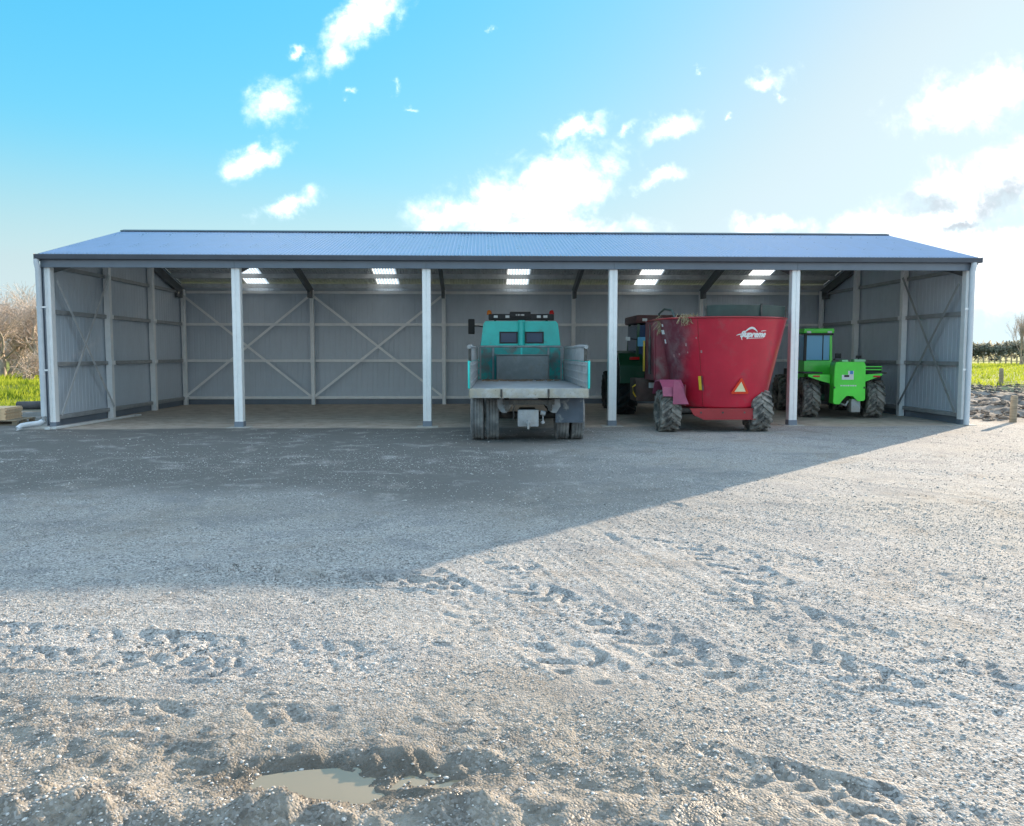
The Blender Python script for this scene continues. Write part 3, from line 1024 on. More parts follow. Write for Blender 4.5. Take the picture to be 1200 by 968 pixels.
# wall sheets: ribbed steel, one object a sheet
def ribbed(bm, w, z0, top, ribs, amp):
    prev = None
    step = w / ribs
    for r_ in range(ribs):
        for fx, dz in ((0, 0), (.70, 0), (.76, amp), (.92, amp), (.98, 0)) + (((1.0, 0),) if r_ == ribs - 1 else ()):
            x = (r_ + fx) * step
            a = (bm.verts.new((x, dz, z0)), bm.verts.new((x, dz, top(x))))
            if prev:
                bm.faces.new((prev[0], a[0], a[1], prev[1]))
            prev = a
    return bm


WBK = (XR - XL) / 30
wb_me = finish(ribbed(NB(), WBK, .10, lambda x: ZE - .05, 4, .005), 'wall_sheet')
for k in range(30):
    link('wall_sheet', wb_me, clad, shed, (XL + k * WBK, 9.0, 0))
WE = 9.12 / 12
for i in (0, 5):
    for k in range(12):
        y0 = -.10 + k * WE
        if i == 0:
            me = finish(ribbed(NB(), WE, .10, lambda x: roofz(y0 + x) - .03, 4, .005), 'wall_sheet')
            link('wall_sheet', me, clad, shed, (XL, y0, 0), (0, 0, math.pi / 2))
        else:
            me = finish(ribbed(NB(), WE, .10, lambda x: roofz(y0 + WE - x) - .03, 4, .005), 'wall_sheet')
            link('wall_sheet', me, clad, shed, (XR, y0 + WE, 0), (0, 0, -math.pi / 2))
# corner trim flashing
bbox('corner_flashing', trim, shed, XL - .035, XL - .026, -.13, .06, .05, 4.02, 0)
bbox('corner_flashing', trim, shed, XR + .026, XR + .035, -.13, .06, .05, 4.02, 0)
for x0, x1 in ((XL - .05, XL + .10), (XR - .10, XR + .05)):
    bbox('corner_flashing', trim, shed, x0, x1, 9.012, 9.018, .0, 4.08, 0)
for x0, x1 in ((XL - .05, XL - .042), (XR + .042, XR + .05)):
    bbox('corner_flashing', trim, shed, x0, x1, 8.86, 9.011, .0, 4.08, 0)
# girts
for z in (.24, 1.54, 2.81, 3.93):
    obj('girt', box(NB(), XL + .05, XR - .05, 8.87, 8.975, z - .045, z + .045, 0), galv, shed)
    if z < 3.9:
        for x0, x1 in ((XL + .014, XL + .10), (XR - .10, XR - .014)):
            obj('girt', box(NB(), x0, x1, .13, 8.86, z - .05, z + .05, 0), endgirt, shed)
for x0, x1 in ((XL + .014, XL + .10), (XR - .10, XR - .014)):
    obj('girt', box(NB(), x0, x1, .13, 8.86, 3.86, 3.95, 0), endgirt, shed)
# kick board along the foot of the walls
obj('kick_board', box(NB(), XL + .03, XR - .03, 8.978, 8.994, 0.0, .17, 0), trim, shed)
for x0, x1 in ((XL + .002, XL + .012), (XR - .012, XR - .002)):
    obj('kick_board', box(NB(), x0, x1, -.08, 8.97, 0.0, .17, 0), trim, shed)
# strap braces
def brace(p0, p1, n, m_=galv):
    b = NB()
    bar(b, p0, p1, .08, .006, side=Vector(p1).__sub__(Vector(p0)).cross(Vector(n)))
    obj('brace', b, m_, shed)


for i in (0, 1):
    xa, xb = XC[i] + .07, XC[i + 1] - .07
    brace((xa, 8.60, .30), (xb, 8.60, 3.78), (0, 1, 0))
    brace((xa, 8.612, 3.78), (xb, 8.612, .30), (0, 1, 0))
for x in (XC[0] + .115, XC[5] - .115):
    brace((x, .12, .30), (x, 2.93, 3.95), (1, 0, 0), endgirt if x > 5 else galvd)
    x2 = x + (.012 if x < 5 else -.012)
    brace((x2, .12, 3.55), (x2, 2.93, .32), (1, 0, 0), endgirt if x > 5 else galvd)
# downpipes
b = NB()
xd = XL - .05
tube(b, [(xd, -.27, 4.03), (xd, -.27, 3.93), (xd + .01, -.235, 3.80), (xd + .01, -.235, .30), (xd - .01, -.245, .19), (xd - .08, -.30, .135), (xd - .16, -.36, .125), (xd - .26, -.50, .115), (xd - .33, -.60, .10), (xd - .37, -.67, .05), (xd - .375, -.69, -.03)], .062, 14)
o = obj('downpipe', b, pvc, shed, smooth=50)
for z in (1.4, 2.9):
    bbox('pipe_clip', galv, o, xd - .07, xd + .16, -.24, -.225, z - .02, z + .02, 0)
b = NB()
xd = XR - .10
tube(b, [(xd, -.27, 4.03), (xd, -.27, 3.95), (xd - .01, -.235, 3.82), (xd - .01, -.235, .02)], .068, 14)
o = obj('downpipe', b, pvc, shed, smooth=50)
for z in (1.4, 2.9):
    bbox('pipe_clip', galv, o, xd - .16, xd + .07, -.24, -.225, z - .02, z + .02, 0)

# ------------------------------------------------------------------ flatbed truck, seen from behind
tk = tag(empty('flatbed_truck', (11.30, -2.93, 0), -0.020), 'old teal flatbed truck with worn grey drop-side deck, parked tail outwards', 'truck')
t_road = tyre_road(.50, .275)
for x, side in ((-1.045, -1), (-.725, 1), (.725, -1), (1.045, 1)):
    wheel(tk, x, 0, .50, .275, t_road, side, iron, dusttyre, spin=random.random())
t_front = tyre_road(.50, .26)
for x, side in ((-.97, -1), (.97, 1)):
    wheel(tk, x, 5.9, .50, .26, t_front, side, iron, dusttyre)
# chassis
for s in (-1, 1):
    bbox('chassis_rail', iron, tk, s * .43 - .04, s * .43 + .04, -.98, 7.1, .66, .88, .006)
b = NB()
tube(b, [(-.62, 0, .50), (-.2, 0, .50), (-.16, 0, .50), (.16, 0, .50), (.2, 0, .50), (.62, 0, .50)], [.07, .08, .17, .17, .08, .07], 14)
obj('rear_axle', b, iron, tk, smooth=40)
for s in (-1, 1):
    b = NB()
    for k in range(5):
        box(b, s * .50 - .04, s * .50 + .04, -.60 + .06 * k, .60 - .06 * k, .555 + .022 * k, .575 + .022 * k)
    obj('leaf_spring', b, iron, tk)
    b = NB()
    prism(b, [(s * .50 - .13, .88), (s * .50 + .13, .88), (s * .50 + .15, .74), (s * .50 + .06, .60), (s * .50 - .05, .62), (s * .50 - .12, .72)], 'y', -.82, -.76)
    tube(b, [(s * .50, -.88, .66), (s * .50, -.70, .66)], .05, 10)
    tube(b, [(s * .50 - s * .13, -.86, .78), (s * .50 - s * .13, -.72, .78)], .035, 10)
    obj('spring_hanger', b, steelgrey, tk, smooth=40)
bbox('cross_member', iron, tk, -.52, .52, -.96, -.86, .78, .88, .01)
b = NB()
box(b, -.22, .20, -1.0, -.80, .34, .68, .025)
tube(b, [(-.01, -1.05, .30), (-.01, -1.05, .48)], .022, 10)
box(b, -.06, .04, -1.06, -.98, .40, .45, .008)
obj('tow_hitch', b, steelgrey, tk, smooth=40)
b = NB()
tube(b, [(.24, -.9, .62), (.34, -.9, .60)], .05, 10)
tube(b, [(.27, -.92, .45), (.30, -.92, .40)], .04, 10)
tube(b, [(.29, -.9, .60), (.29, -.9, .43)], .012, 6)
obj('air_coupling', b, steelgrey, tk, smooth=40)
# mud flap on the right only (the left one is gone)
b = NB()
for k in range(8):
    z1, z0 = .90 - k * .0625, .90 - (k + 1) * .0625
    y1, y0 = -.66 - .006 * k, -.66 - .006 * (k + 1)
    hexa(b, [(.555, y0 - .012, z0), (1.12, y0 - .012, z0), (1.12, y0, z0), (.555, y0, z0), (.555, y1 - .012, z1), (1.12, y1 - .012, z1), (1.12, y1, z1), (.555, y1, z1)])
bmesh.ops.remove_doubles(b, verts=b.verts, dist=.0005)
flapm = mat('mud_flap_rubber', (0.085, 0.105, 0.135), 0.6, 0, 0.2, 3, dirt=(0.30, 0.30, 0.29), dlo=0.55, dhi=0.68, dscale=5)
obj('mud_flap', b, flapm, tk)
# deck
deckm = mat('deck_steel', (0.34, 0.36, 0.385), 0.5, 0.2, 0.2, 1.5, 0.003, 12, dirt=(0.30, 0.275, 0.245), dlo=0.48, dhi=0.72, dscale=1.6)
dk = bbox('deck', deckm, tk, -1.16, 1.16, -1.10, 4.98, 1.04, 1.10, .006)
edgem = mat('deck_edge_steel', (0.46, 0.455, 0.43), 0.65, 0.1, 0.25, 3, 0.002, 30, dirt=(0.44, 0.40, 0.32), dlo=0.42, dhi=0.62, dscale=4, dirt2=(0.13, 0.11, 0.09))
for x0, x1 in ((-1.165, -.55), (-.54, .38), (.39, 1.165)):
    bbox('rear_beam', edgem, tk, x0, x1, -1.17, -1.102, .925, 1.112, .012)
for x in (-.545, .385):
    bbox('hinge', iron, tk, x - .02, x + .02, -1.185, -1.171, .95, 1.10, .004)
for k in range(9):
    bbox('cross_bearer', iron, tk, -1.12, 1.12, -.75 + k * .66, -.69 + k * .66, .90, 1.038, 0)
for s in (-1, 1):
    bbox('side_rail', edgem, tk, s * 1.175 - .015, s * 1.175 + .015, -1.10, 4.98, .93, 1.095, .006)
    # side boards: outside teal, inside bare and dented
    sb = bbox('side_board', teal, tk, s * 1.185 - .014, s * 1.185 + .014, -1.10, 4.95, 1.10, 1.64, .006)
    ins = NB()
    for k in range(7):
        ya = -1.06 + k * .86
        box(ins, s * 1.158 - .010, s * 1.158 + .010, ya, ya + .84, 1.11, 1.63, .004)
    for z in (1.22, 1.40, 1.56):
        box(ins, s * 1.140 - .010, s * 1.140 + .010, -1.05, 4.9, z - .02, z + .02, .006)
    obj('board_lining', ins, steelgrey, sb)
    # raised, outward leaning greedy board over the front part
    M = Matrix.Translation((s * 1.175, 0, 1.64)) @ Matrix.Rotation(s * .10, 4, 'Y')
    ub = bbox('upper_board', steelgrey, tk, -.022, .022, -.35, 4.95, .004, .29, .01, M)
    b = NB()
    tube(b, [M @ Vector((0, -.42, .30)), M @ Vector((0, 1.0, .315)), M @ Vector((.01 * s, 2.5, .30)), M @ Vector((0, 4.95, .31))], .045, 10)
    obj('top_rail', b, steelgrey, ub, smooth=40)
    bbox('corner_post', teal, tk, s * 1.19 - .018, s * 1.19 + .018, -1.135, -1.105, 1.115, 1.66, .006)
    bbox('latch', iron, tk, s * 1.19 - .03, s * 1.19 + .03, -.40, -.36, 1.50, 1.95, .006)
# headboard and the low box standing against it
hb = bbox('headboard', tealmid, tk, -1.13, 1.13, 4.99, 5.03, 1.10, 1.97, .008)
b = NB()
tube(b, [(-1.13, 5.0, 1.985), (1.13, 5.0, 1.985)], .03, 10)
for x in (-1.1, -.75, .75, 1.1):
    box(b, x - .025, x + .025, 4.955, 4.988, 1.105, 1.95)
obj('headboard_frame', b, steelgrey, hb, smooth=40)
greyplate = mat('grey_plate', (0.24, 0.245, 0.24), 0.75, 0.1, 0.18, 3, 0.002, 30, dirt=(0.22, 0.20, 0.175), dlo=0.5, dhi=0.75, dscale=3)
tb = bbox('bulkhead_box', greyplate, tk, -.66, .72, 4.45, 4.94, 1.102, 1.74, .03)
bbox('box_lid', greyplate, tb, -.68, .74, 4.43, 4.94, 1.745, 1.775, .01)
rust = mat('rusty_dust', (0.22, 0.15, 0.10), 0.9, 0, 0.3, 4, 0.004, 25)
b = NB()
for k in range(60):
    x_, y_ = random.uniform(-1.0, 1.0), random.uniform(3.3, 4.3)
    s_ = random.uniform(.02, .07)
    box(b, x_ - s_, x_ + s_, y_ - s_, y_ + s_, 1.1005, 1.105 + s_ * .35, 0, None)
tag(obj('deck_litter', b, rust, tk), kind='stuff')
# cab
cabx = [(-1.16, .95), (-1.16, 1.55), (-1.02, 2.60), (-.96, 2.68), (.96, 2.68), (1.02, 2.60), (1.16, 1.55), (1.16, .95)]
b = NB()
yb0, yf0 = 5.14, 7.25
r0 = [b.verts.new((x, yb0, z)) for x, z in cabx]
rm = [b.verts.new((x, 6.7, z)) for x, z in cabx]
r1 = [b.verts.new((x * .97, yf0 - (.22 if z > 2.3 else 0), z)) for x, z in cabx]
for ra, rb_ in ((r0, rm), (rm, r1)):
    for k in range(8):
        b.faces.new((ra[k], ra[(k + 1) % 8], rb_[(k + 1) % 8], rb_[k]))
b.faces.new(r1)
# back wall with two window openings
bw = {}
def bv(x, z):
    k = (round(x, 4), round(z, 4))
    if k not in bw:
        bw[k] = b.verts.new((x, yb0, z))
    return bw[k]
for v_, (x, z) in zip(r0, cabx):
    bw[(round(x, 4), round(z, 4))] = v_
WIN = [(-.55, -.11), (.15, .60)]
WZ0, WZ1 = 2.10, 2.36
xs = [-.96, -.55, -.11, .15, .60, .96]
bv(-1.08, 2.10); bv(-1.05, 2.36); bv(1.08, 2.10); bv(1.05, 2.36)
def bf(*pts):
    b.faces.new([bv(*q) for q in pts])
bf((-1.16, .95), (1.16, .95), (1.16, 1.55), (.60, 1.55), (.15, 1.55), (-.11, 1.55), (-.55, 1.55), (-1.16, 1.55))
bf((-1.16, 1.55), (-.55, 1.55), (-.55, 2.10), (-1.08, 2.10))
bf((-.55, 1.55), (-.11, 1.55), (-.11, 2.10), (-.55, 2.10))
bf((-.11, 1.55), (.15, 1.55), (.15, 2.10), (-.11, 2.10))
bf((.15, 1.55), (.60, 1.55), (.60, 2.10), (.15, 2.10))
bf((.60, 1.55), (1.16, 1.55), (1.08, 2.10), (.60, 2.10))
bf((-1.08, 2.10), (-.55, 2.10), (-.55, 2.36), (-1.05, 2.36))
bf((-.11, 2.10), (.15, 2.10), (.15, 2.36), (-.11, 2.36))
bf((.60, 2.10), (1.08, 2.10), (1.05, 2.36), (.60, 2.36))
bf((-1.05, 2.36), (-.55, 2.36), (-.11, 2.36), (.15, 2.36), (.60, 2.36), (1.05, 2.36), (1.02, 2.60), (.96, 2.68), (-.96, 2.68), (-1.02, 2.60))
cab = obj('cab', b, teal, tk, smooth=35)
for (x0, x1) in WIN:
    b = NB()
    for (a0, a1, c0, c1) in ((x0 - .03, x0 + .005, WZ0 - .03, WZ1 + .03), (x1 - .005, x1 + .03, WZ0 - .03, WZ1 + .03)):
        box(b, a0, a1, yb0 - .02, yb0 + .03, c0, c1, .004)
    for (c0, c1) in ((WZ0 - .03, WZ0 + .005), (WZ1 - .005, WZ1 + .03)):
        box(b, x0 + .005, x1 - .005, yb0 - .018, yb0 + .03, c0, c1, .004)
    fr = obj('rear_window', b, black, cab)
    bbox('pane', glass, fr, x0 + .005, x1 - .005, yb0 + .004, yb0 + .010, WZ0 + .005, WZ1 - .005, 0)
b = NB()
box(b, -.95, .95, 7.13, 7.15, 1.75, 2.5, .01)
# seats and dash seen through the rear windows
bbox('windscreen', glass, cab, -.9, .9, 7.255, 7.262, 1.6, 2.25, 0)
b.free()
# duct up the middle of the cab's back
b = NB()
tube(b, [(.02, 5.07, 1.60), (.02, 5.07, 2.66)], .085, 14)
box(b, -.08, .12, 5.06, 5.14, 2.60, 2.70, .01)
box(b, -.09, .13, 5.03, 5.14, 1.92, 1.96, .008)
obj('air_duct', b, teal, tk, smooth=40)
bbox('rear_panel', tealdirty, tk, -1.10, 1.10, 5.055, 5.07, 1.60, 1.93, .005)
# light bar
lb = bbox('light_bar', black, tk, -.88, .92, 5.25, 5.50, 2.71, 2.88, .03)
bbox('lamp_housing', black, lb, -.30, .28, 5.22, 5.53, 2.76, 2.94, .035)
for x in (-.7, .72):
    bbox('bracket', iron, lb, x - .03, x + .03, 5.3, 5.45, 2.675, 2.745, .004)
for x, mm in ((-.86, amber), (.86, redlens)):
    b = NB()
    tube(b, [(x, 5.36, 2.86), (x, 5.36, 2.93), (x, 5.36, 2.975), (x, 5.36, 2.99)], [.07, .066, .045, .015], 14)
    obj('beacon', b, mm, lb, smooth=50)
for x in (-.68, -.36, .50, .68):
    bbox('work_light', lens, lb, x - .055, x + .055, 5.235, 5.249, 2.77, 2.84, .004)
b = NB()
for k, w_ in enumerate((.03, .05, .03, .06, .04)):
    x_ = -.13 + .05 * k
    box(b, x_, x_ + w_ * .7, 5.214, 5.219, 2.83, 2.87)
obj('lettering', b, white, lb)
# mirror on an arm
b = NB()
tube(b, [(-1.05, 6.9, 2.58), (-1.2, 6.75, 2.60), (-1.36, 6.70, 2.60)], .018, 8)
mi = obj('mirror_arm', b, black, tk, smooth=40)
bbox('mirror', black, mi, -1.49, -1.30, 6.66, 6.72, 2.36, 2.80, .025)
b = NB()
for k in range(9):
    tube(b, [(-.30 + .012 * math.sin(k * 1.3), -.93, .78 - .035 * k), (-.30 + .012 * math.sin(k * 1.3 + 1.3), -.93, .745 - .035 * k)], .011, 6)
obj('safety_chain', b, iron, tk, smooth=40)

# ------------------------------------------------------------------ feed mixer wagon
MX, MYC, MLC, ZB, ZT, RB_, RT_ = 16.02, -.80, 1.2, .56, 2.60, 1.04, 1.50
mw = tag(empty('feed_mixer_wagon', (MX, MYC, 0)), 'red tapered vertical feed mixer wagon with white script emblem and warning triangle', 'mixer wagon')


def tubr(z):
    return RB_ + (RT_ - RB_) * (z - ZB) / (ZT - ZB)


def tub_pt(phi, z, off=0.0):
    """phi from straight back (-y) to the right (+x); local"""
    r_ = tubr(z) + off
    y = -math.cos(phi) * r_
    return Vector((math.sin(phi) * r_, y + (MLC if y > 0 else 0), z))


def tub_hit(u, v):
    """where the line of sight of a photograph pixel meets the rear of the tub -> phi, z"""
    d = ray(u, v)
    t = 14.0
    while t < 26:
        q = CAM + d * t - Vector((MX, MYC, 0))
        if q.y < 0 and math.hypot(q.x, q.y) < tubr(q.z):
            return math.atan2(q.x, -q.y), q.z
        t += .004
    return 0.0, 1.5


def stadium(r_, z, n=28):
    out = []
    for k in range(n + 1):
        a = -math.pi / 2 + math.pi * k / n
        out.append((math.sin(a) * r_, -math.cos(a) * r_, z))
    for k in range(n + 1):
        a = math.pi / 2 + math.pi * k / n
        out.append((math.sin(a) * r_, -math.cos(a) * r_ + MLC, z))
    return out


b = NB()
prev = None
levels = [(RB_ - .03, ZB), (RB_ + .004, ZB + .03)] + [(tubr(ZB + (ZT - ZB) * k / 6), ZB + (ZT - ZB) * k / 6) for k in range(1, 7)] + [(RT_ - .012, ZT + .004), (tubr(1.2) - .012, 1.2)]
for (r_, z) in levels:
    rg_ = [b.verts.new(q) for q in stadium(r_, z)]
    if prev:
        for k in range(len(rg_)):
            b.faces.new((prev[k], prev[(k + 1) % len(rg_)], rg_[(k + 1) % len(rg_)], rg_[k]))
    else:
        b.faces.new(rg_[::-1])
    prev = rg_
b.faces.new(prev)
# red paint on the tub: clean at the back, dust and feed dirt on the left flank
tubm = mat('tub_paint', (0.56, 0.018, 0.045), 0.33, 0, 0.10, 1.2, dirt=(0.40, 0.07, 0.08), dlo=0.52, dhi=0.78, dscale=2.5, coat=0.15, dirt2=(0.42, 0.035, 0.055), bump=.0015, bscale=3)
T = NT(tubm.node_tree)
pb = T.n['Principled BSDF']
old = pb.inputs['Base Color'].links[0].from_socket
tcn = T.new('ShaderNodeTexCoord')
sp = T.new('ShaderNodeSeparateXYZ')
T.l.new(tcn.outputs['Object'], sp.inputs[0])
fl = T.ramp(T.m('ADD', sp.outputs[0], T.m('MULTIPLY', T.noise(tcn.outputs['Object'], 2.2, 6, 0.65), 0.5)), -0.55, -0.95)
dn = T.ramp(T.noise(tcn.outputs['Object'], 3.5, 8, 0.7, 0.5), 0.35, 0.7)
T.put(pb.inputs['Base Color'], T.mix(fl, old, T.mix(dn, (0.16, 0.02, 0.04, 1), (0.22, 0.12, 0.13, 1))))
tub = obj('tub', b, tubm, mw, smooth=35)
# rim tube and vertical weld seams
b = NB()
rp = stadium(RT_ + .004, ZT)
tube(b, rp + [rp[0]], .022, 8, cap=False)
obj('rim', b, red, tub, smooth=60)
for ph in (-.62, 1.25):
    b = NB()
    tube(b, [tub_pt(ph, ZB + .05), tub_pt(ph, 1.6), tub_pt(ph, ZT - .02)], .007, 6)
    obj('weld_seam', b, red, tub, smooth=60)
# extension ring of dark rubber over the back and the right
b = NB()
N_ = 40
prev = None
for k in range(N_ + 1):
    a = -.52 + (2.6 + .52) * k / N_
    r_ = RT_ - .05
    y = -math.cos(a) * r_
    yo = MLC if y > 0 else 0
    cs = [(math.sin(a) * q, -math.cos(a) * q + yo, z) for q, z in ((r_, ZT - .06), (r_ + .02, ZT + .27), (r_ - .0, ZT + .275), (r_ - .02, ZT - .06))]
    rg_ = [b.verts.new(q) for q in cs]
    if prev:
        for q in range(4):
            b.faces.new((prev[q], prev[(q + 1) % 4], rg_[(q + 1) % 4], rg_[q]))
    else:
        b.faces.new(rg_)
    prev = rg_
b.faces.new(prev[::-1])
er = obj('extension_ring', b, darkfeed, tub, smooth=35)
b = NB()
for a in (-.5, .35, 1.15):
    r_ = RT_ - .02
    box(b, -.02, .02, -.012, .012, ZT - .03, ZT + .30, 0, Matrix.Translation((math.sin(a) * r_, -math.cos(a) * r_, 0)) @ Matrix.Rotation(a, 4, 'Z'))
obj('ring_stay', b, iron, er)
# hoop and straw on the left of the rim
b = NB()
hp = [(-1.42, .10, 2.5), (-1.46, .05, 2.74), (-1.38, -.18, 2.84), (-1.27, -.45, 2.80), (-1.22, -.60, 2.58)]
tube(b, hp, .024, 8)
obj('hoop', b, darkfeed, tub, smooth=50)


def straw_clump(cx, cy, cz, sx_, sy_, sz_, n, hang, rot=0.0):
    b = NB()
    for _ in range(n):
        q = Vector((random.gauss(0, sx_), random.gauss(0, sy_), random.gauss(0, sz_)))
        d = Vector((random.uniform(-1, 1), random.uniform(-1, 1), random.uniform(-.6, .4) - hang)).normalized()
        L = random.uniform(.06, .20)
        s_ = d.cross(Vector((random.random(), random.random(), random.random()))).normalized() * random.uniform(.003, .007)
        c = Vector((cx, cy, cz)) + q
        u = d.cross(s_).normalized() * .003
        hexa(b, [c - s_ - u, c + s_ - u, c + s_ + u, c - s_ + u, c - s_ + d * L - u, c + s_ + d * L - u, c + s_ + d * L + u, c - s_ + d * L + u])
    return b


o = tag(obj('straw', straw_clump(-1.02, -1.02, ZT + .03, .09, .05, .028, 200, .7), straw), 'tuft of straw hanging over the rim beside the dark ring', 'straw', kind='stuff')
o.location = (MX, MYC, 0)
o = tag(obj('straw', straw_clump(-1.46, -.02, ZT - .10, .03, .07, .08, 170, .9), straw), 'straw hanging off the wagon side below the hoop', 'straw', kind='stuff')
o.location = (MX, MYC, 0)
# wheels, axle, chassis
t_mix = tyre_ag(.49, .46, 15)
rimgrey = mat('grey_rim', (0.42, 0.44, 0.47), 0.5, 0.3, 0.15, 5, dirt=(0.22, 0.20, 0.18), dlo=0.5, dhi=0.75, dscale=5)
wheel(mw, -1.38, -.62, .49, .46, t_mix, -1, rimgrey, rubber, .3)
wheel(mw, .72, -.62, .49, .46, t_mix, 1, rimgrey, rubber, .1)
b = NB()
tube(b, [(-1.3, -.62, .478), (.72, -.62, .478)], .06, 10)
obj('axle', b, iron, mw, smooth=40)
b = NB()
prism(b, [(-.95, .555), (.70, .555), (.66, .34), (.60, .295), (-.62, .295), (-.86, .40)], 'y', -1.02, -.93)
cf = obj('chassis_beam', b, red, mw)
bbox('chassis_beam', reddirty, mw, -.55, .55, -.92, 1.9, .36, .555, .01)
b = NB()
for x in (-.7, -.2, .3, .6):
    box(b, x - .02, x + .02, -1.028, -1.022, .44, .48)
obj('bolt', b, iron, cf)
# left mudguard: sloping rear plate, top, inner web
b = NB()
gp_ = [(-1.14, .84), (-1.06, 1.04), (-.72, 1.20), (-.22, 1.16), (.02, .86), (.0, .84), (-.24, 1.13), (-.71, 1.17), (-1.035, 1.02), (-1.115, .83)]
prism(b, gp_, 'x', -1.60, -1.10)
mg = obj('mudguard', b, redfade, mw)
bbox('mudguard_web', reddirty, mg, -1.098, -1.08, -1.12, .0, .62, 1.10, .004)
b = NB()
prism(b, [(-1.38, .66), (-1.02, .66), (-1.24, 1.18), (-1.36, 1.20), (-1.38, 1.0)], 'y', -1.17, -1.15)
obj('mudguard_plate', b, redfade, mg)
# side discharge door on the left with ram and slide
dr = bbox('discharge_door', reddirty, mw, -1.545, -.98, -.05, 1.25, 1.15, 2.56, .02)
bbox('door_frame', reddirty, dr, -1.575, -1.547, -.02, .05, 1.18, 2.45, .006)
bbox('reflector_strip', yellow, dr, -1.60, -1.577, 1.10, 1.24, 1.35, 2.12, .004)
b = NB()
tube(b, [(-1.60, .4, 1.3), (-1.60, .4, 2.2)], .03, 10)
tube(b, [(-1.60, .4, 2.2), (-1.60, .4, 2.5)], .018, 8)
obj('hydraulic_ram', b, iron, dr, smooth=40)
# discharge conveyor and drawbar under the front
cv_ = bbox('conveyor', mat('brown_conveyor', (0.10, 0.055, 0.045), 0.75, 0, 0.3, 3, 0.003, 20, dirt=(0.15, 0.11, 0.09), dlo=0.45, dhi=0.7), mw, -1.75, .9, 1.35, 2.2, .58, 1.16, .03)
b = NB()
tube(b, [(-1.77, 1.3, 1.00), (-1.85, 1.25, .95), (-1.83, 1.25, .80), (-1.76, 1.3, .70)], .018, 8)
obj('hose', b, yellow, cv_, smooth=50)
bbox('conveyor_plate', lens, cv_, -1.42, -1.28, 1.33, 1.345, .92, 1.06, .01)
b = NB()
bar(b, (0, 1.9, .46), (-.1, 3.6, .46), .16, .14)
obj('drawbar', b, reddirty, mw)
# warning triangle: flat plate carried just off the tub
def frame_on_tub(phi, z, off):
    n = Vector((math.sin(phi) * math.cos(.22), -math.cos(phi) * math.cos(.22), -math.sin(.22)))
    t_ = Vector((math.cos(phi), math.sin(phi), 0))
    u_ = n.cross(t_) * -1
    if u_.z < 0:
        u_ = -u_
    o_ = tub_pt(phi, z, off)
    return Matrix(((t_.x, u_.x, n.x, o_.x), (t_.y, u_.y, n.y, o_.y), (t_.z, u_.z, n.z, o_.z), (0, 0, 0, 1)))


def tri(s, cut):
    pts = []
    for k in range(3):
        a = math.pi / 2 + 2 * math.pi * k / 3
        for da in (-1, 1):
            q = Vector((math.cos(a), math.sin(a))) * s
            d = Vector((math.cos(a + da * math.pi * 5 / 6), math.sin(a + da * math.pi * 5 / 6)))
            pts.append((q + d * cut, ))
    return [(q[0].x, q[0].y) for q in pts]


ph, zz = tub_hit(867, 455)
M = frame_on_tub(ph, zz, .03)
b = NB()
prism(b, tri(.26, .035), 'z', -.004, .002)
tw = obj('warning_triangle', b, orange, mw)
tw.matrix_local = M
b = NB()
prism(b, tri(.155, .002), 'z', .003, .006)
obj('triangle_centre', b, paley, tw)
# yellow reflector with a dark red side
ph, zz = tub_hit(821, 449)
M = frame_on_tub(ph, zz, .02)
b = box(NB(), -.035, .03, -.16, .16, -.01, .008, .004)
rf = obj('reflector', b, yellow, mw)
rf.matrix_local = M
bbox('reflector_holder', reddirty, rf, .032, .075, -.17, .17, -.012, .004, .003)
# white decals of the left flank
for (u, v, w_, h_) in ((771, 389, .07, .05), (774, 400, .025, .05), (771, 381, .03, .03)):
    ph, zz = tub_hit(u + 12, v)
    ph -= .18
    b = box(NB(), -w_, w_, -h_, h_, -.012, .003)
    o = obj('decal', b, white, mw)
    o.matrix_local = frame_on_tub(ph, zz, .006)
for (u, v, s_) in ((804, 404, .02), (806, 413, .012), (822, 412, .018), (790, 417, .02), (796, 415, .015), (816, 396, .012)):
    ph, zz = tub_hit(u, v)
    o = obj('dirt_splash', box(NB(), -s_, s_, -s_ * 1.6, s_ * 1.6, -.004, .002), mat('pale_splash', (0.42, 0.22, 0.22), .8), mw)
    o.matrix_local = frame_on_tub(ph, zz, .003)


def wrap_text(txt, size, shear, phi0, z0, material, name, parent):
    """lettering as a thin skin that follows the tub"""
    cu_ = bpy.data.curves.new(name, 'FONT')
    cu_.body = txt
    cu_.size = size
    cu_.shear = shear
    cu_.offset = .010
    cu_.align_x = 'CENTER'
    to = bpy.data.objects.new(name, cu_)
    COL.objects.link(to)
    dg = bpy.context.evaluated_depsgraph_get()
    me = bpy.data.meshes.new_from_object(to.evaluated_get(dg))
    bpy.data.objects.remove(to)
    b = bmesh.new()
    b.from_mesh(me)
    bmesh.ops.subdivide_edges(b, edges=[e for e in b.edges if e.calc_length() > .06], cuts=1)
    for v_ in b.verts:
        z = z0 + v_.co.y
        v_.co = tub_pt(phi0 + v_.co.x / tubr(z0), z, .005)
    b.normal_update()
    me2 = bpy.data.meshes.new(name)
    b.to_mesh(me2)
    b.free()
    return link(name, me2, material, parent)


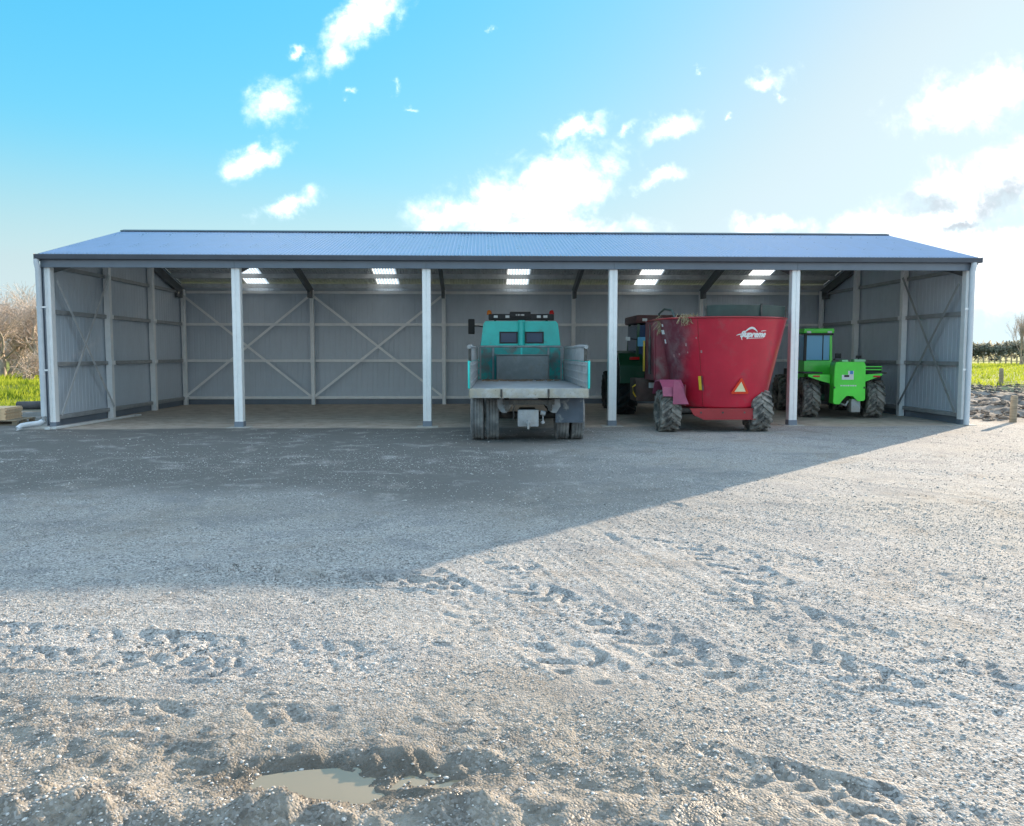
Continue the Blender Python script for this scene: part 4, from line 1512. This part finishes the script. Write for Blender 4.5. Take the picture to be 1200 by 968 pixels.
def wrap_stroke(pts, ws, phi0, z0, material, name, parent):
    b = NB()
    prev = None
    for k, (x, y) in enumerate(pts):
        q0 = Vector(pts[max(0, k - 1)])
        q1 = Vector(pts[min(len(pts) - 1, k + 1)])
        d = (q1 - q0).normalized()
        n = Vector((-d.y, d.x)) * ws[k]
        rg_ = []
        for s in (-1, 1):
            z = z0 + y + n.y * s
            rg_.append(b.verts.new(tub_pt(phi0 + (x + n.x * s) / tubr(z0), z, .005)))
        if prev:
            b.faces.new((prev[0], prev[1], rg_[1], rg_[0]))
        prev = rg_
    me = bpy.data.meshes.new(name)
    b.to_mesh(me)
    b.free()
    return link(name, me, material, parent)


ph, zz = tub_hit(881, 392)
em = wrap_text('Supreme', .175, .35, ph + .03, zz - .05, white, 'emblem', mw)
wrap_stroke([(-.36, -.02), (-.30, .0), (-.24, .01), (-.2, .005)], [.004, .012, .012, .006], ph, zz, white, 'emblem_swash', em)
arc = [(-.17 + .30 * t, .06 + .085 * math.sin(math.pi * t)) for t in [k / 10 for k in range(11)]]
wrap_stroke(arc, [.010, .014, .018, .022, .024, .024, .022, .020, .016, .012, .006], ph, zz, white, 'emblem_arch', em)
wrap_stroke([(-.22, -.12), (-.24, -.07), (-.20, .0), (-.16, .07)], [.006, .014, .018, .008], ph, zz, white, 'emblem_swash', em)
wrap_stroke([(-.12, -.085), (.1, -.078), (.32, -.075)], [.008, .007, .004], ph, zz, white, 'emblem_swash', em)
wrap_stroke([(.22, .075), (.30, .085), (.37, .085)], [.006, .009, .004], ph, zz, white, 'emblem_swash', em)

# ------------------------------------------------------------------ tractor hitched to the wagon
tr_ = tag(empty('tractor', (15.55, 3.95, 0)), 'dark green tractor with brown cab roof standing in shade ahead of the mixer wagon', 'tractor')
t_tr = tyre_ag(.84, .56, 18)
t_tf = tyre_ag(.62, .44, 16)
for s in (-1, 1):
    wheel(tr_, s * .98, 0, .84, .56, t_tr, s, dgrn, rubberd, .2)
    wheel(tr_, s * .98, 2.65, .62, .44, t_tf, s, dgrn, rubberd, .1)
    b = NB()
    fp = [(-.98, .95), (-.90, 1.45), (-.55, 1.80), (.1, 1.88), (.55, 1.70), (.6, 1.62), (.1, 1.80), (-.50, 1.73), (-.83, 1.40), (-.91, .95)]
    prism(b, fp, 'x', s * 1.27, s * .58) if s < 0 else prism(b, fp, 'x', .58, 1.27)
    fd = obj('fender', b, dgrn, tr_)
    bbox('tail_lamp', redlens, fd, s * .85 - .14, s * .85 + .14, -.885, -.855, 1.62, 1.70, .008)
body = bbox('transmission', iron, tr_, -.35, .35, -.45, 2.2, .55, 1.15, .04)
b = NB()
prism(b, [(.75, 1.05), (3.2, 1.05), (3.35, 1.25), (3.3, 1.62), (2.9, 1.74), (.75, 1.80)], 'x', -.42, .42)
obj('bonnet', b, dgrn, tr_)
# cab: four posts, lower panels, glass, roof
cb = bbox('cab_frame', dgrn, tr_, -.74, .74, -.62, -.55, 1.35, 1.72, .01)
for x in (-.74, .74):
    for y in (-.60, .95):
        b = NB()
        bar(b, (x, y, 1.25), (x * .92, y + (.06 if y < 0 else -.06), 2.66), .075, .075)
        obj('cab_post', b, dgrn, cb)
bbox('rear_glass', glass, cb, -.70, .70, -.575, -.567, 1.73, 2.62, 0)
bbox('side_glass', glass, cb, -.735, -.728, -.52, .88, 1.60, 2.62, 0)
bbox('side_glass', glass, cb, .728, .735, -.52, .88, 1.60, 2.62, 0)
bbox('front_glass', glass, cb, -.70, .70, .94, .948, 1.8, 2.62, 0)
rf_ = bbox('cab_roof', brnroof, tr_, -.80, .80, -.78, 1.12, 2.66, 2.90, .06)
for x in (-.55, -.05, .5):
    bbox('work_light', lens, rf_, x - .07, x + .07, -.80, -.775, 2.72, 2.80, .01)
bbox('work_light', lens, tr_, -1.08, -.95, -.72, -.66, 2.16, 2.27, .01)
b = NB()
tube(b, [(-.70, -.60, 2.2), (-.95, -.66, 2.22)], .016, 8)
obj('lamp_arm', b, black, tr_, smooth=40)
seat = bbox('seat', black, tr_, -.28, .28, -.25, .25, 1.45, 1.60, .04)
bbox('backrest', black, seat, -.26, .26, -.33, -.22, 1.60, 2.15, .04)
bbox('window_reflection', mat('window_reflection_blue', (0.16, 0.52, 0.80), .4), tr_, -.72, -.30, -.66, -.625, 2.00, 2.27, .02)  # blue colour painted as a reflection in the rear window

# ------------------------------------------------------------------ telehandler
th = tag(empty('telehandler', (20.43, 2.55, 0), -.13), 'bright green telehandler with side cab, tail outwards beside the right end wall', 'telehandler')
t_th = tyre_ag(.575, .46, 15)
for s in (-1, 1):
    wheel(th, s * .86, 0, .575, .46, t_th, s, iron, rubber, .25)
    wheel(th, s * .86, 2.95, .575, .46, t_th, s, iron, rubberd, .1)
bbox('chassis', iron, th, -.42, .42, -.55, 3.5, .45, .95, .03)
b = NB()
tube(b, [(-.75, 0, .563), (.75, 0, .563)], .10, 12)
obj('rear_axle', b, dgrn, th, smooth=40)
# counterweight with a notch for the hitch at the bottom
cwp = [(-.42, .46), (-.38, .42), (-.24, .42), (-.20, .52), (-.08, .66), (.10, .66), (.20, .52), (.26, .50), (.40, .52), (.42, .58), (.41, 1.48), (.37, 1.57), (-.36, 1.57), (-.40, 1.48)]
b = NB()
prism(b, cwp, 'y', -.92, -.45)
bmesh.ops.bevel(b, geom=[e for e in b.edges], offset=.012, segments=2, affect='EDGES')
cw = obj('counterweight', b, grn, th, smooth=40)
bbox('upper_edge', mat('pale_green_paint', (0.30, 0.62, 0.33), .5), cw, -.22, -.05, -.93, -.60, 1.571, 1.63, .02)
bbox('upper_edge', MATS['pale_green_paint'], cw, .10, .40, -.93, -.60, 1.571, 1.64, .02)
bbox('sticker', white, cw, -.21, .10, -.926, -.922, 1.09, 1.22, 0)
bbox('sticker', white, cw, -.05, .10, -.926, -.922, 1.222, 1.33, 0)
bbox('sticker', black, cw, -.15, -.02, -.930, -.927, 1.16, 1.215, 0)
bbox('sticker', blueprint, cw, .0, .08, -.930, -.927, 1.24, 1.33, 0)
b = NB()
x_ = -.24
for w_ in (.05, .04, .05, .035, .05, .02, .03, .02, .04, .02, .03):
    box(b, x_, x_ + w_ * .75, -.926, -.922, .91, .945)
    x_ += w_ * 1.1
obj('lettering', b, white, cw)
for x in (-.395, .385):
    bbox('bolt', black, cw, x - .02, x + .02, -.928, -.921, .85, .90, .004)
bbox('tow_hitch', steelgrey, th, .08, .32, -.86, -.60, .20, .56, .02)
b = NB()
tube(b, [(-.15, -.7, .42), (-.05, -.8, .38), (.02, -.75, .50)], .03, 8)
obj('hitch_pin', b, steelgrey, th, smooth=40)
# wings that carry the rear lamps
for s in (-1, 1):
    b = NB()
    if s < 0:
        pts = [(-1.02, 1.22), (-.43, 1.22), (-.43, .98), (-.60, 1.02), (-1.02, 1.16)]
    else:
        pts = [(.43, 1.22), (.95, 1.25), (.95, 1.20), (.70, 1.10), (.43, 1.0)]
    prism(b, pts, 'y', -.62, -.52)
    wg = obj('lamp_wing', b, grn, th)
    bbox('tail_lamp', redlens, wg, s * .80 - .09, s * .80 + .09, -.645, -.622, 1.15, 1.195, .006)
    bbox('mudguard', iron, th, s * .86 - .26, s * .86 + .26, -.50, .45, 1.24, 1.28, .015)
for z in (1.34, 1.42):
    bbox('grille_bar', grn, th, .44, .98, -.50, -.46, z, z + .03, .004)
bbox('engine_cover', black, th, .44, 1.02, -.40, 2.0, 1.05, 1.48, .05)
# cab on the left
cbm = bbox('cab', grn, th, -.84, -.06, .55, 1.9, 1.0, 1.60, .03)
for x in (-.82, -.09):
    for y in (.58, 1.86):
        obj('cab_post', bar(NB(), (x, y, 1.58), (x + (.02 if x < -.5 else -.01), y + (.04 if y < 1 else -.1), 2.40), .07, .07), grn if x > -.5 else black, cbm)
rp_ = bbox('cab_roof', grn, th, -.88, -.02, .50, 1.95, 2.38, 2.52, .04)
bbox('roof_edge', black, rp_, -.85, -.05, .495, .53, 2.32, 2.379, .006)
for x in (-.74, -.16):
    bbox('work_light', lens, rp_, x - .06, x + .06, .478, .498, 2.38, 2.44, .008)
bbox('rear_glass', glassb, cbm, -.79, -.13, .585, .592, 1.61, 2.33, 0)
obj('glass_bar', box(NB(), -.33, -.305, .570, .583, 1.61, 2.33), black, cbm)
bbox('side_glass', glassb, cbm, -.075, -.068, .64, 1.80, 1.61, 2.33, 0)
bbox('side_glass', glassb, cbm, -.85, -.843, .64, 1.80, 1.61, 2.33, 0)
bbox('front_glass', glassb, cbm, -.79, -.13, 1.88, 1.887, 1.61, 2.30, 0)
# boom: pivot behind the cab, running forward and down
b = NB()
bar(b, (.20, -.30, 1.38), (.20, 4.4, 1.15), .30, .34, side=(1, 0, 0))
bm_ = obj('boom', b, grn, th)
b = NB()
tube(b, [(-.02, -.25, 1.42), (.42, -.25, 1.42)], .09, 12)
obj('boom_pivot', b, iron, bm_, smooth=40)
bbox('carriage', iron, th, -.5, .9, 4.3, 4.5, .4, 1.3, .02)
b = NB()
tube(b, [(.0, .56, 1.62), (.06, .50, 1.72)], .012, 6)
mi = obj('mirror_arm', b, black, th, smooth=40)
bbox('mirror', black, mi, .0, .17, .46, .50, 1.66, 1.80, .02)
b = NB()
tube(b, [(.75, .8, 1.47), (.75, .8, 1.66)], .014, 6)
mi = obj('mirror_arm', b, black, th, smooth=40)
bbox('mirror', black, mi, .68, .84, .78, .82, 1.66, 1.74, .015)

# ------------------------------------------------------------------ things round the shed
# two white boards lying on the floor along the left end wall
for (x0, y0, x1, y1, w_, lab) in ((.20, -.55, .42, 3.75, .16, 'long white board lying on the floor beside the left end wall'),
                                  (.10, -.62, .22, 1.75, .12, 'shorter white board on the floor between the long board and wall')):
    L = math.hypot(x1 - x0, y1 - y0)
    b = box(NB(), -w_ / 2, w_ / 2, 0, L, .0, .045, .004)
    tag(obj('board', b, palew, None, (x0, y0, .006), (0, 0, -math.atan2(x1 - x0, y1 - y0))), lab, 'board')

# pallet with plywood left of the shed
pt = tag(empty('pallet', (-2.0, 1.15, hz(-2.0, 1.15)), .12), 'weathered wooden pallet on the ground outside the left end wall', 'pallet')
for k in range(7):
    y = -.55 + k * .18
    bbox('slat', wood, pt, -.62, .62, y - .05, y + .05, .105, .127, .003)
for y in (-.5, 0, .5):
    for x in (-.56, 0, .56):
        bbox('block', wood, pt, x - .06, x + .06, y - .05, y + .05, .022, .104, .003)
    bbox('runner', wood, pt, -.62, .62, y - .05, y + .05, 0, .021, .002)
for k in range(9):
    z = .128 + k * .034
    dx = random.uniform(-.02, .02)
    o = bbox('plywood_sheet', ply, None, -.62 + dx, .33 + dx, -.48, .50, 0, .030, .002)
    o.location = (-2.0, 1.15, hz(-2.0, 1.15) + z)
    o.rotation_euler = (0, 0, .12 + random.uniform(-.02, .02))
    tag(o, 'tan plywood sheet in the stack on the pallet outside the shed', 'plywood', 'plywood sheets stacked on the pallet')
# dark log on the grass edge behind it
b = NB()
tube(b, [(-4.6, 6.6, hz(-4.6, 6.6) + .12), (-3.2, 6.75, hz(-3.2, 6.75) + .13), (-1.7, 6.8, hz(-1.7, 6.8) + .12)], [.14, .15, .13], 10)
tag(obj('log', b, mat('dark_log', (0.09, 0.085, 0.09), .85, 0, .3, 3, .01, 12), smooth=50), 'dark log lying along the grass edge behind the pallet', 'log')

# posts in the turned earth right of the shed
def fence_post(x, y, h, r_, lab, lean=0.0):
    b = NB()
    tube(b, [(0, 0, -.25), (0, 0, h * .5), (lean, 0, h - .02), (lean, 0, h)], [r_, r_, r_ * .97, r_ * .8], 10)
    tag(obj('fence_post', b, wood, None, (x, y, hz(x, y)), smooth=50), lab, 'post', 'posts right of the shed')


q = gnd(1187, 495)
fence_post(q.x, q.y, .70, .085, 'short thick timber post in bare ground beside the right end wall', .01)
q = gnd(1173, 452)
fence_post(q.x, q.y, .95, .11, 'timber post at the edge of the grass beyond the turned earth', -.02)
for k in range(9):
    q = gnd(1198 - k * 6.5, 428 - k * .25)
    fence_post(q.x, q.y, 1.25, .10, 'small distant fence post standing in the green field before the hedge', random.uniform(-.04, .04))

# clods of earth heaped right of the shed
def clods(n, xr, yr, r0, r1):
    xs_, ys_ = rng.uniform(*xr, n), rng.uniform(*yr, n)
    keep = fbm(xs_, ys_, .35, 3, seed=61)
    keep = (np.abs(keep) < .20)
    xs_, ys_ = xs_[keep], ys_[keep]
    k = len(xs_)
    rr = rng.uniform(r0, r1, k) ** 1.0 * rng.uniform(.5, 1.3, k)
    jv = V12[None] * rng.uniform(.6, 1.3, (k, 12, 1)) * rr[:, None, None] * np.array([1.3, 1.1, .7])
    zz_ = height(xs_[None], ys_[None])[0]
    c_ = jv + np.stack([xs_, ys_, zz_ + rr * .25], 1)[:, None, :]
    return np_mesh('earth_clods', c_.reshape(-1, 3), (F20[None] + (np.arange(k) * 12)[:, None, None]).reshape(-1, 3), 3)


clodm = mat('earth_clod', (0.13, 0.11, 0.095), .95, 0, .35, 2, .01, 15, dirt=(0.26, 0.24, 0.215), dlo=.5, dhi=.65, dscale=1.2)
tag(link('earth_clods', clods(9500, (23.6, 40), (1.0, 24), .025, .09), clodm), 'dark clods of turned earth heaped right of the shed', 'earth', kind='stuff')

# grass blades
def grass_mesh(n, xr, yr, h0, h1, cond=None):
    xs_, ys_ = rng.uniform(*xr, n), rng.uniform(*yr, n)
    if cond is not None:
        k_ = cond(xs_, ys_)
        xs_, ys_ = xs_[k_], ys_[k_]
    k = len(xs_)
    zz_ = height(xs_[None], ys_[None])[0]
    hh = rng.uniform(h0, h1, k) * (1 + 1.2 * np.clip(fbm(xs_, ys_, .8, 3, seed=77), -.4, 1))
    a = rng.uniform(0, np.pi, k)
    w = hh * rng.uniform(.10, .22, k)
    dx, dy = np.cos(a) * w, np.sin(a) * w
    lx, ly = rng.normal(0, .35, k) * hh, rng.normal(0, .35, k) * hh
    p0 = np.stack([xs_ - dx, ys_ - dy, zz_ - .01], 1)
    p1 = np.stack([xs_ + dx, ys_ + dy, zz_ - .01], 1)
    p2 = np.stack([xs_ + lx, ys_ + ly, zz_ + hh], 1)
    return np_mesh('grass', np.stack([p0, p1, p2], 1).reshape(-1, 3), np.arange(3 * k).reshape(-1, 3), 3)


gtm = bpy.data.materials.new('grass_blades')
gtm.use_nodes = True
T = NT(gtm.node_tree)
T.n.remove(T.n['Principled BSDF'])
geoN = T.new('ShaderNodeNewGeometry')
cgr = T.mix(T.ramp(T.noise(geoN.outputs['Position'], .7, 5, .65), .3, .7), (0.20, 0.28, 0.03, 1), (0.46, 0.50, 0.06, 1))
d1 = T.new('ShaderNodeBsdfDiffuse')
T.put(d1.inputs[0], cgr)
t1 = T.new('ShaderNodeBsdfTranslucent')
T.put(t1.inputs[0], cgr)
mx = T.new('ShaderNodeMixShader')
mx.inputs[0].default_value = .5
T.l.new(d1.outputs[0], mx.inputs[1])
T.l.new(t1.outputs[0], mx.inputs[2])
T.l.new(mx.outputs[0], T.n['Material Output'].inputs[0])
tag(link('grass', grass_mesh(60000, (-26, -2.5), (6, 34), .06, .22, lambda x, y: (x + 1.2 * fbm(x, y, .6, 3, seed=81) < -3.6) & (y > 7)), gtm), 'green grass on the rise left of the shed', 'grass', kind='stuff')
tag(link('grass', grass_mesh(70000, (25, 110), (16, 110), .10, .30, lambda x, y: y + 6 * fbm(x, y, .12, 3, seed=83) > 21), gtm), 'bright green pasture right of the shed', 'grass', kind='stuff')


# ------------------------------------------------------------------ bare trees
class Segs:
    def __init__(s):
        s.p0, s.p1, s.r0, s.r1 = [], [], [], []

    def add(s, a, b, ra, rb):
        s.p0.append(a)
        s.p1.append(b)
        s.r0.append(ra)
        s.r1.append(rb)

    def mesh(s, name, k=5):
        p0, p1 = np.array(s.p0), np.array(s.p1)
        r0, r1 = np.array(s.r0)[:, None, None], np.array(s.r1)[:, None, None]
        d = p1 - p0
        d /= np.linalg.norm(d, axis=1, keepdims=True) + 1e-9
        up = np.where(np.abs(d[:, 2:3]) < .9, np.array([[0, 0, 1.]]), np.array([[1., 0, 0]]))
        a = np.cross(d, up)
        a /= np.linalg.norm(a, axis=1, keepdims=True)
        b = np.cross(d, a)
        t = np.arange(k) * 2 * np.pi / k
        ringv = a[:, None, :] * np.cos(t)[None, :, None] + b[:, None, :] * np.sin(t)[None, :, None]
        v = np.concatenate([p0[:, None] + ringv * r0, p1[:, None] + ringv * r1], 1)
        n = len(p0)
        q = np.array([[j, (j + 1) % k, k + (j + 1) % k, k + j] for j in range(k)])
        f = (q[None] + (np.arange(n) * 2 * k)[:, None, None]).reshape(-1, 4)
        return np_mesh(name, v.reshape(-1, 3), f, 4)


def grow(p, d, L, r, depth, thick, thin, rnd, spread, up):
    nseg = 3 if depth > 1 else 2
    for i in range(nseg):
        d = (d + np.array([rnd.gauss(0, .16), rnd.gauss(0, .16), rnd.gauss(0, .10) + up])).astype(float)
        d /= np.linalg.norm(d)
        q = p + d * L / nseg
        rr = r * (1 - .28 * (i + 1) / nseg)
        (thick if depth >= 3 else thin).add(p, q, r * (1 - .28 * i / nseg), rr)
        p = q
        if depth > 0 and (i > 0 or depth < 3):
            for _ in range(2 if depth > 1 else 3):
                nd = d + np.array([rnd.gauss(0, spread), rnd.gauss(0, spread), rnd.gauss(.05, spread * .7)])
                nd /= np.linalg.norm(nd)
                grow(p, nd, L * rnd.uniform(.52, .78), max(rr * rnd.uniform(.45, .62), .006), depth - 1, thick, thin, rnd, spread, up)


def bare_tree(name, x, y, h, seed, lab, group, spread=.62, up=.03, depth=4, trunk_r=.16, stems=2):
    rnd = random.Random(seed)
    tk_, tn_ = Segs(), Segs()
    for s in range(stems):
        d = np.array([rnd.gauss(0, .22), rnd.gauss(0, .22), 1.0])
        grow(np.array([rnd.gauss(0, .12), rnd.gauss(0, .12), -.15]), d / np.linalg.norm(d), h * .36, trunk_r * rnd.uniform(.7, 1), depth, tk_, tn_, rnd, spread, up)
    root = tag(empty(name, (x, y, hz(x, y))), lab, 'tree', group)
    link('trunk', tk_.mesh('trunk', 6), bark, root)
    link('crown', tn_.mesh('crown', 3), twig, root)
    # set to the wanted height
    top = max(p_[2] for p_ in tn_.p1)
    root.scale = (h / top,) * 3
    return root


LT = [(6, 452, 24, 4.7), (30, 452, 26, 4.8), (48, 452, 23, 4.4), (16, 452, 33, 6.0), (60, 452, 31, 5.6), (-14, 452, 22, 4.6), (42, 452, 38, 6.2), (-40, 452, 27, 5.2), (-5, 452, 40, 6.6)]
for k, (u, v, Y, h) in enumerate(LT):
    q = at(u, v, Y)
    bare_tree('bare_tree', q.x, q.y, h, 100 + k, 'bare grey-brown twiggy winter tree on the grass left of the shed', 'bare trees left of the shed')
for k, (u, Y, h) in enumerate([(30, 21, 1.6), (12, 27, 2.6), (40, 28, 2.4)]):
    q = at(u, 452, Y)
    bare_tree('bare_shrub', q.x, q.y, h, 200 + k, 'low bare twiggy shrub growing under the trees left of the shed', 'bare shrubs left of the shed', spread=.8, up=.0, depth=3, trunk_r=.05, stems=6)
q = at(1198, 413, 95)
bare_tree('poplar_tree', q.x, q.y, 8.2, 300, 'tall narrow bare poplar in front of the far hedge right of the shed', None, spread=.26, up=.22, depth=4, trunk_r=.14, stems=3)

# far hedgerow: one mass of foliage clumps along the edge of the fields
def hedge_mesh(n, pts, hfun, dep):
    t = rng.uniform(0, len(pts) - 1.001, n)
    i = t.astype(int)
    f = t - i
    P_ = np.array(pts)
    base = P_[i] * (1 - f[:, None]) + P_[i + 1] * f[:, None]
    hh = hfun(base[:, 0]) * np.sqrt(rng.uniform(0, 1, n))
    y = base[:, 1] + rng.normal(0, dep, n) * (1.1 - .6 * hh / hh.max())
    c = np.stack([base[:, 0] + rng.normal(0, 1, n), y, hh], 1)
    s = rng.uniform(.25, .7, n)[:, None, None]
    v = rng.normal(0, 1, (n, 4, 3))
    v[:, 3] = v[:, 1] + v[:, 2] - v[:, 0]
    v = c[:, None] + v * s * .55
    v[:, :, 2] = np.maximum(v[:, :, 2], .0)
    return np_mesh('hedgerow', v.reshape(-1, 3), np.arange(4 * n).reshape(-1, 4), 4)


hedge = bpy.data.materials.new('hazed_hedge_leaves')
hedge.use_nodes = True
T = NT(hedge.node_tree)
T.n.remove(T.n['Principled BSDF'])
geoN = T.new('ShaderNodeNewGeometry')
cgr = T.mix(T.ramp(T.noise(geoN.outputs['Position'], .16, 5, .65), .35, .65), (0.40, 0.41, 0.32, 1), (0.58, 0.56, 0.47, 1))  # leaf colours lightened to stand in for distance haze
d1 = T.new('ShaderNodeBsdfDiffuse')
T.put(d1.inputs[0], cgr)
t1 = T.new('ShaderNodeBsdfTranslucent')
T.put(t1.inputs[0], cgr)
mx = T.new('ShaderNodeMixShader')
mx.inputs[0].default_value = .5
T.l.new(d1.outputs[0], mx.inputs[1])
T.l.new(t1.outputs[0], mx.inputs[2])
T.l.new(mx.outputs[0], T.n['Material Output'].inputs[0])
tag(link('hedgerow', hedge_mesh(40000, [(60, 190), (130, 165), (220, 150), (330, 150)], lambda x: 3.7 + 1.5 * fbm(x, x * 0, .05, 4, seed=5) + 1.2 * fbm(x, x * 0 + 3, .2, 2, seed=6), 2.5), hedge), 'distant dark hedgerow along the far side of the pasture', 'hedge', kind='stuff')
tag(link('hedgerow', hedge_mesh(6000, [(-330, 150), (-160, 140), (-60, 170), (60, 190)], lambda x: 4.6 + 1.5 * fbm(x, x * 0, .05, 4, seed=15), 2.5), hedge), 'distant hedgerow across the field behind the shed and trees', 'hedge', kind='stuff')
